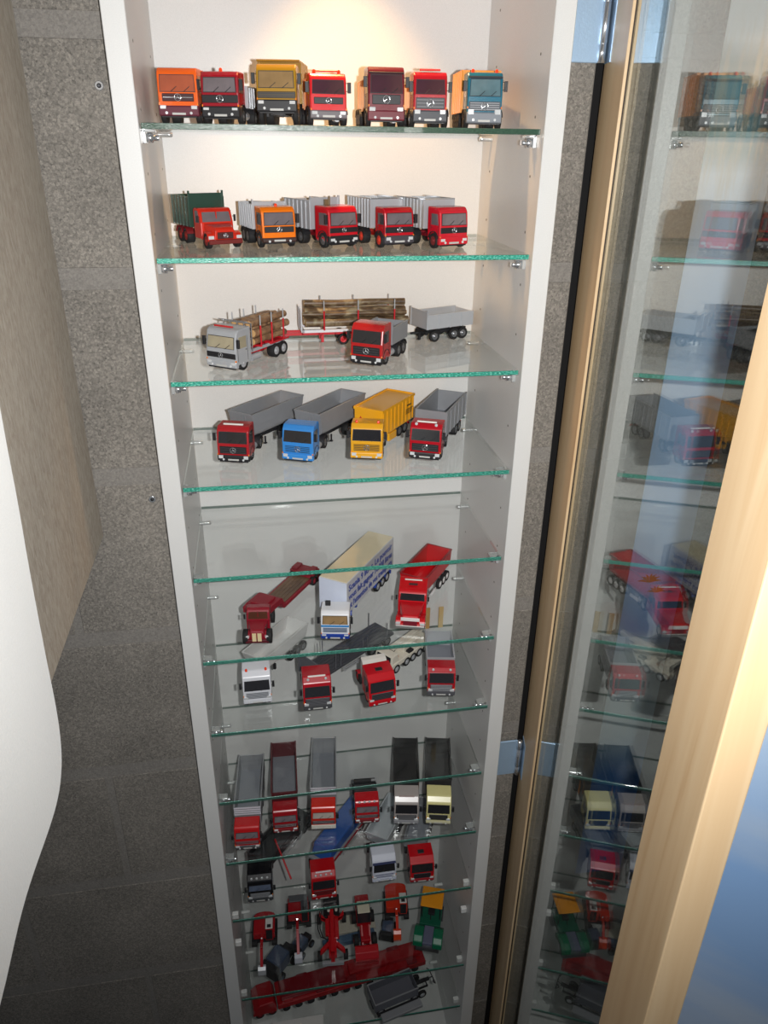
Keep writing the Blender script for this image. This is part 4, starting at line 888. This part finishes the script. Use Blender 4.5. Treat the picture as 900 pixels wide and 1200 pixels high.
v.cab(**dict(HI, col=(180, 16, 24), gcol=plastic((80, 16, 22)), barcol=plastic((120, 20, 26)), bumper=paint((170, 16, 24)), spots=4, roofbar=plastic((226, 214, 220), .3)))
v.chassis(6, 92); v.wheels((16, 74), 46, dual=(74,)); v.pivot(72, 40)
v.part(MB().box(-24, 24, -8, 174, 18, 23), 'trailer_deck', GREYP, bevel=.4, seg=1)
v.part(MB().prism([(-2, 23), (8, 48), (140, 52), (160, 44), (170, 23)], -21, 21), 'covered_load', mat('blue_tarpaulin', (34, 84, 160), .6, 0, 0, .12, 30, .4), bevel=3)
v.part(MB().box(24, 26, 0, 172, 19, 23), 'red_side_rail', plastic((150, 24, 34))); v.part(MB().box(25, 26, 40, 110, 6, 8).box(25, 26, 40, 42, 6, 20).box(25, 26, 108, 110, 6, 20), 'side_guard', SILV)
v.chassis(-2, 170, DARK, 12, 6); v.wheels((118, 138, 158), 46, dual=())
v = Veh('dump_truck', 'white cab semi truck with blue trim and a pale grey trough trailer', 'truck', .062, .046, 9, 0)
v.cab(**dict(HI, col=(210, 214, 226), gcol=plastic((196, 200, 214)), barcol=plastic((40, 50, 110)), bumper=paint((200, 206, 222)), visor=plastic((40, 48, 90)), bars=2))
v.chassis(6, 92); v.wheels((16, 74), 46, dual=(74,)); v.pivot(74, 34); v.trough(-10, 100, 20, 50, paint((190, 196, 200)), w=46, slope=8, ladder=False); v.chassis(-2, 96, DARK, 12, 5); v.wheels((60, 78), 45)
v = Veh('dump_truck', 'small red cab semi truck with dark grille and a grey bed, rightmost on its shelf', 'truck', .133, .034, 9, 2)
v.cab(**dict(HI, col=(190, 14, 26), gcol=plastic((44, 40, 44)), barcol=DARK, bumper=plastic((160, 30, 40)), hatch=True, gw=.72, zt=56, lights=(12, 4)))
v.chassis(6, 90); v.wheels((16, 72), 46, dual=(72,)); v.pivot(72, 22); v.tipper(-12, 96, 20, 46, TGREY, w=44, ribs=0, inner=BEDGREY); v.chassis(-2, 90, DARK, 12, 5); v.wheels((54, 72), 43)
# ---------------- shelf 11: construction machines
def tracks(v, y0, y1, w=52, tw=11, r=7, m_=DARK):
    for sd in (-1, 1):
        x0, x1 = sorted((sd*(w/2-tw), sd*w/2)); pr = []
        for i in range(7): a = R(90+30*i); pr.append((y0+r+r*math.cos(a), r+r*math.sin(a)))
        for i in range(7): a = R(-90+30*i); pr.append((y1-r+r*math.cos(a), r+r*math.sin(a)))
        t = v.part(MB().prism(pr, x0, x1), 'track', TYRE, bevel=.5, seg=1); q = MB(); k_ = int((y1-y0-2*r)/4)
        for i in range(k_+1): yy = y0+r+(y1-y0-2*r)*i/k_; q.box(x0-.3, x1+.3, yy-.8, yy+.8, 2*r-.2, 2*r+.9)
        q.build('track_pads', DARK, t)
    v.part(MB().box(-w/2+tw, w/2-tw, y0+8, y1-8, 6, 13), 'undercarriage', DARK)
def excavator(name, label, x, y, ang, col, boomy=90, cabx=11, roof=(214, 212, 208), arm=((70, 26), (40, 58), (8, 30), (2, 8)), bw=44, bz=42, bl=52, bcol=None, tail=(110,)):
    v = Veh(name, label, 'excavator', x, y, 10, ang); P = paint(col)
    y0 = boomy-16
    tracks(v, y0-4, y0+bl+2)
    v.part(MB().lathe([(13, 13), (17, 13)], 20, 'z', (0, y0+22, 0)), 'slew_ring', DARK)
    n = 8; pr = [(-bw/2, y0+4), (bw/2, y0+4), (bw/2, y0+bl-6)]+[(bw/2*math.cos(R(22*i)), y0+bl-6+9*math.sin(R(22*i))) for i in range(1, n)]+[(-bw/2, y0+bl-6)]
    v.part(MB().prismz(pr, 17, bz-8), 'upper_body', P, bevel=1.5)
    x0, x1 = sorted((cabx-8, cabx+8)); c = v.part(MB().prism([(y0-2, 20), (y0+2, bz+8), (y0+26, bz+8), (y0+28, 20)], x0, x1), 'cabin', P, bevel=1)
    MB().box(x0+.6, x1-.6, y0+1.6, y0+26, bz+8, bz+9.4).build('cabin_roof', plastic(roof, .4), c, bevel=.5, seg=1)
    MB().box(x0+4, x1-4, y0+4, y0+11, bz+9.4, bz+10).build('roof_window', DARK, c)
    MB().slab([(x0+1.5, y0-2.1, 23), (x1-1.5, y0-2.1, 23), (x1-1.5, y0+1.6, bz+5), (x0+1.5, y0+1.6, bz+5)], (0, -1, .1), .5).build('windshield', GLASSD, c)
    xb = -3; ps = [(y0+8, 26)]+list(arm)
    q = MB(); q.v = []
    for (a, za), (b, zb_) in zip(ps[:-1], ps[1:-1]):
        d = Vector((0, b-a, zb_-za)).normalized(); nn = Vector((0, -d.z, d.y))*3.2; h = 2.8; A = Vector((xb, a, za)); B = Vector((xb, b, zb_)); X = Vector((h, 0, 0))
        vv = [A-X-nn, A+X-nn, A+X+nn, A-X+nn, B-X-nn*.7, B+X-nn*.7, B+X+nn*.7, B-X+nn*.7]
        q.add(vv, [(0, 1, 2, 3), (7, 6, 5, 4), (0, 4, 5, 1), (1, 5, 6, 2), (2, 6, 7, 3), (3, 7, 4, 0)])
    v.part(q, 'boom', P, bevel=.4, seg=1)
    v.part(MB().tube((xb, y0+4, 24), (xb, ps[1][0]-(ps[1][0]-ps[2][0])*.4, ps[1][1]+8), 1.5, 8), 'hydraulic_ram', CHROME)
    (a, za), (b, zb_) = ps[-2], ps[-1]
    bk = v.part(MB().prism([(a, za), (a-6, za-4), (b-4, zb_+2), (b, zb_-4), (b+9, zb_-2), (b+10, zb_+5), (a+4, za+1)], xb-8, xb+8), 'bucket', bcol or DARK, bevel=.5, seg=1)
    q = MB()
    for i in range(5): q.box(xb-7.5+i*3.4, xb-6+i*3.4, b-1, b+3, zb_-6.5, zb_-3)
    q.build('bucket_teeth', bcol or DARK, bk)
    return v
excavator('excavator', 'red crawler excavator with a pale cabin roof panel, leftmost of the machines', -.180, .045, 3, (168, 18, 28), boomy=84, arm=((62, 44), (30, 48), (8, 24), (4, 8)), bcol=SILV)
v = excavator('excavator', 'red crawler excavator with a long straight boom and grey rear deck', -.106, .060, 2, (168, 16, 28), boomy=98, cabx=13, roof=(74, 76, 82), arm=((84, 40), (44, 46), (6, 26), (2, 8)), bw=44, bcol=plastic((190, 192, 200)))
v.part(MB().box(-20, 20, 118, 134, 34, 37), 'rear_deck', plastic((92, 94, 98)), bevel=.8, seg=1)
v = Veh('drill_rig', 'red four-legged drilling machine with dark engine and hoses', 'drill', -.040, .050, 10, 4)
P = paint((190, 16, 26))
v.wheels((14, 96), 62, r=10, tw=9, hub=plastic((170, 20, 30))); v.part(MB().box(-8, 8, 4, 110, 14, 26), 'main_beam', P, bevel=1.5)
for sx, yy in ((-1, 14), (1, 14), (-1, 96), (1, 96)): v.part(MB().slab([(0, yy+18 if yy < 50 else yy-18, 16), (sx*4, yy+26 if yy < 50 else yy-26, 16), (sx*25, yy+5, 16), (sx*25, yy-5, 16)], (0, 0, 1), 9), 'leg_arm', P, bevel=.8, seg=1)
v.part(MB().box(-17, 17, 92, 124, 24, 50), 'engine_housing', DARK, bevel=2); v.part(MB().box(-4, 4, -2, 96, 40, 46).box(-4, 4, -2, 6, 10, 46), 'drill_mast', P, bevel=.6, seg=1)
v.part(MB().box(-14, -5, 44, 80, 26, 34).box(5, 14, 36, 84, 26, 34), 'side_tank', P, bevel=1.2)
for k_, xx in ((0, -24), (1, -28)): v.part(MB().path([(-10, 94, 44), (-20+k_*-3, 92, 46), (xx, 76, 42), (xx-1, 60, 30), (xx+4, 46, 24), (-12, 40, 24)], 1.1, 8), 'hose', TYRE)
v.part(MB().lathe([(0, 3), (6, 3), (8, 2)], 12, 'z', (-6, 88, 46)).lathe([(0, 3), (6, 3), (8, 2)], 12, 'z', (10, 88, 46)), 'valve_caps', plastic((226, 222, 210)))
v.part(MB().box(-22, 22, -4, 2, 3, 12), 'dozer_blade', plastic((150, 152, 156)), bevel=.6, seg=1)
v = Veh('wheel_loader', 'red wheel loader with a cream cabin roof and a red bucket', 'loader', .030, .052, 10, 2)
v.wheels((34, 86), 48, r=12, tw=10, hub=plastic((170, 24, 34))); v.part(MB().box(-15, 15, 60, 122, 16, 36), 'engine_body', paint((166, 16, 28)), bevel=2.5); v.part(MB().box(-10, 10, 22, 60, 14, 26), 'front_frame', paint((166, 16, 28)), bevel=1.5)
c = v.part(MB().prism([(58, 30), (62, 58), (86, 58), (90, 30)], -14, 14), 'cabin', plastic((40, 42, 46), .2), bevel=1); MB().box(-13, 13, 60, 88, 58, 60.5).build('cabin_roof', plastic((206, 200, 178)), c, bevel=.8, seg=1)
for sx in (-1, 1): v.part(MB().slab([(sx*8, 50, 30), (sx*8, 50, 36), (sx*8, 14, 16), (sx*8, 14, 10)], (1, 0, 0), 3), 'lift_arm', paint((166, 16, 28)))
b = v.part(MB().prism([(14, 4), (16, 22), (12, 24), (0, 20), (-6, 8), (-6, 2), (12, 1)], -24, 24), 'bucket', paint((176, 16, 28)), bevel=.8, seg=1)
q = MB()
for i in range(9): q.box(-23.5+i*5.6, -21.5+i*5.6, -9, -5, 1.5, 3)
q.build('bucket_teeth', paint((150, 16, 28)), b)
excavator('excavator', 'orange-red crawler excavator with white cabin roof and orange claw bucket', .100, .072, 6, (200, 48, 22), boomy=72, cabx=13, arm=((52, 46), (28, 50), (10, 30), (4, 12)), bcol=paint((206, 66, 30)), bl=62, bw=46)
v = Veh('road_roller', 'green road roller with a yellow-orange canopy, rightmost of the machines', 'roller', .152, .040, 10, 20)
G = paint((16, 104, 72))
for yy in (16, 88): v.part(MB().lathe([(-24, 8), (-24, 15), (24, 15), (24, 8)], 28, 'x', (0, yy, 15)), 'drum', metalm((120, 122, 126), .4))
for sd in (-1, 1):
    x0, x1 = sorted((sd*10, sd*30)); v.part(MB().prism([(0, 22), (2, 34), (14, 41), (34, 40), (46, 30), (46, 20), (30, 28), (14, 31), (4, 22)], x0, x1), 'drum_fender', G, bevel=2.5)
v.part(MB().box(-10, 10, 0, 40, 30, 37), 'hood_centre', plastic((96, 100, 122)), bevel=1); v.part(MB().box(-22, 22, 44, 100, 20, 34), 'rear_body', paint((20, 88, 68)), bevel=1.5)
for xx in (-19, 19):
    for yy in (60, 98): v.part(MB().tube((xx, yy, 32), (xx, yy, 72), 1, 8), 'canopy_post', DARK)
v.part(MB().box(-23, 23, 56, 104, 71, 74), 'canopy', paint((232, 150, 28)), bevel=1.2); v.part(MB().box(-7, 7, 66, 80, 34, 40).box(-7, 7, 80, 83, 34, 52), 'seat', DARK, bevel=1)
v.part(MB().tube((0, 56, 34), (0, 62, 50), 1, 8), 'steering_column', DARK)
# ---------------- bottom shelf: red transporter, grey tipper, blue-grey machines
v = Veh('heavy_transporter', 'long dark red many-wheeled transporter lying across the bottom shelf', 'truck', -.212, .071, 11, 82)
P = paint((150, 16, 24)); P2 = paint((120, 18, 28))
v.part(MB().prism([(0, 10), (2, 30), (14, 40), (44, 42), (50, 26), (50, 8)], -24, 24), 'cab', P, bevel=2); v.wheels((14, 40), 48, r=9, tw=7, hub=P2)
v.part(MB().box(-26, 26, 52, 380, 14, 28), 'platform', P, bevel=1.5); v.part(MB().box(-20, 20, 60, 200, 28, 38), 'ballast', P2, bevel=2); v.part(MB().box(-12, 12, 210, 372, 28, 40), 'boom_rest', P, bevel=2)
for i in range(9):
    yy = 66+i*34; v.part(MB().box(-25 if i % 2 else 13, -13 if i % 2 else 25, yy, yy+18+(i*5) % 9, 28, 32+(i*7) % 6), 'equipment_box', P2 if i % 3 else P, bevel=.8, seg=1)
v.wheels(tuple(70+i*26 for i in range(12)), 50, r=8, tw=6, hub=DARK)
v = Veh('hook_lift_truck', 'grey tipper body truck with hooked lifting arm at the front right of the bottom shelf', 'truck', .036, .033, 11, 77)
v.chassis(0, 128, DARK); v.wheels((14, 92, 110), 42, hub=SILV, dual=()); v.cab(**dict(ACT, col=(90, 92, 98), bumper=DARK, d=26, w=42, zt=44, wz=(24, 36))) if False else None
v.tipper(0, 98, 20, 44, mat('dull_grey_paint', (96, 98, 106), .5), w=46, ribs=4, rail=GREYP); v.part(MB().box(-3, 3, 96, 134, 20, 25), 'lifting_arm', DARK)
v.part(MB().path([(-10, 140, 30), (-16, 136, 32), (-16, 142, 24), (16, 142, 24), (16, 136, 32), (10, 140, 30)], 1.1, 8).tube((0, 130, 22), (0, 142, 24), 1.2, 8), 'hook_frame', DARK)
v.part(MB().box(27, 43, 10, 100, 8, 16), 'silver_spine', GREYP, bevel=1); v.part(MB().box(22, 28, 4, 96, 10, 14), 'side_beam', DARK)
def bluemach(x, y, ang, lab, s=1.0, name='compressor_trailer'):
    v = Veh(name, lab, 'machine', x, y, 11, ang); BG = mat('blue_grey_paint', (70, 84, 108), .4, 0, .4, .08, 60)
    v.part(MB().box(-20*s, 20*s, 0, 14*s, 14*s, 46*s), 'radiator_block', DARK, bevel=2); v.part(MB().box(-18*s, 18*s, 14*s, 52*s, 14*s, 50*s), 'hood', BG, bevel=4); v.part(MB().box(-12*s, 12*s, 52*s, 76*s, 12*s, 30*s), 'rear_deck', DARK, bevel=2)
    v.wheels((16*s, 62*s), 48*s, r=11*s, tw=8*s, hub=BG)
bluemach(-.175, .122, 40, 'blue-grey boxy machine at the left of the bottom shelf', 1.05)
bluemach(-.118, .165, 40, 'small dark blue machine below the long-boomed excavator', .75)
bluemach(.090, .168, 20, 'small dark machine with silver hub behind the red wheel loader bucket', .72)
v = Veh('flatbed_trailer', 'cream flatbed trailer with dark lines at the back of the bottom shelf', 'trailer', -.048, .216, 11, 88)
v.part(MB().box(-22, 22, 0, 120, 16, 22), 'deck', plastic((190, 184, 168)), bevel=.8, seg=1); v.part(MB().box(-24, -20, 0, 118, 22, 30), 'side_board', plastic((60, 62, 64))); v.chassis(4, 116); v.wheels((80, 98), 44)
v = Veh('low_beam_trailer', 'dull blue long beam trailer in front of the cream flatbed on the bottom shelf', 'trailer', -.052, .176, 11, 84)
v.part(MB().box(-9, 9, 0, 120, 10, 24), 'beam', mat('dull_blue_paint', (70, 96, 122), .5), bevel=1.2); v.wheels((20, 92, 108), 34, r=8)
o = MB().box(-52, 52, -16, 16, 0, .8).build('card', plastic((210, 210, 206), .7), None, bevel=.2, seg=1); o.location = (-.118, .021, SH[11]+.0034); tag(o, 'plain white paper card lying at the front of the bottom shelf', 'card')
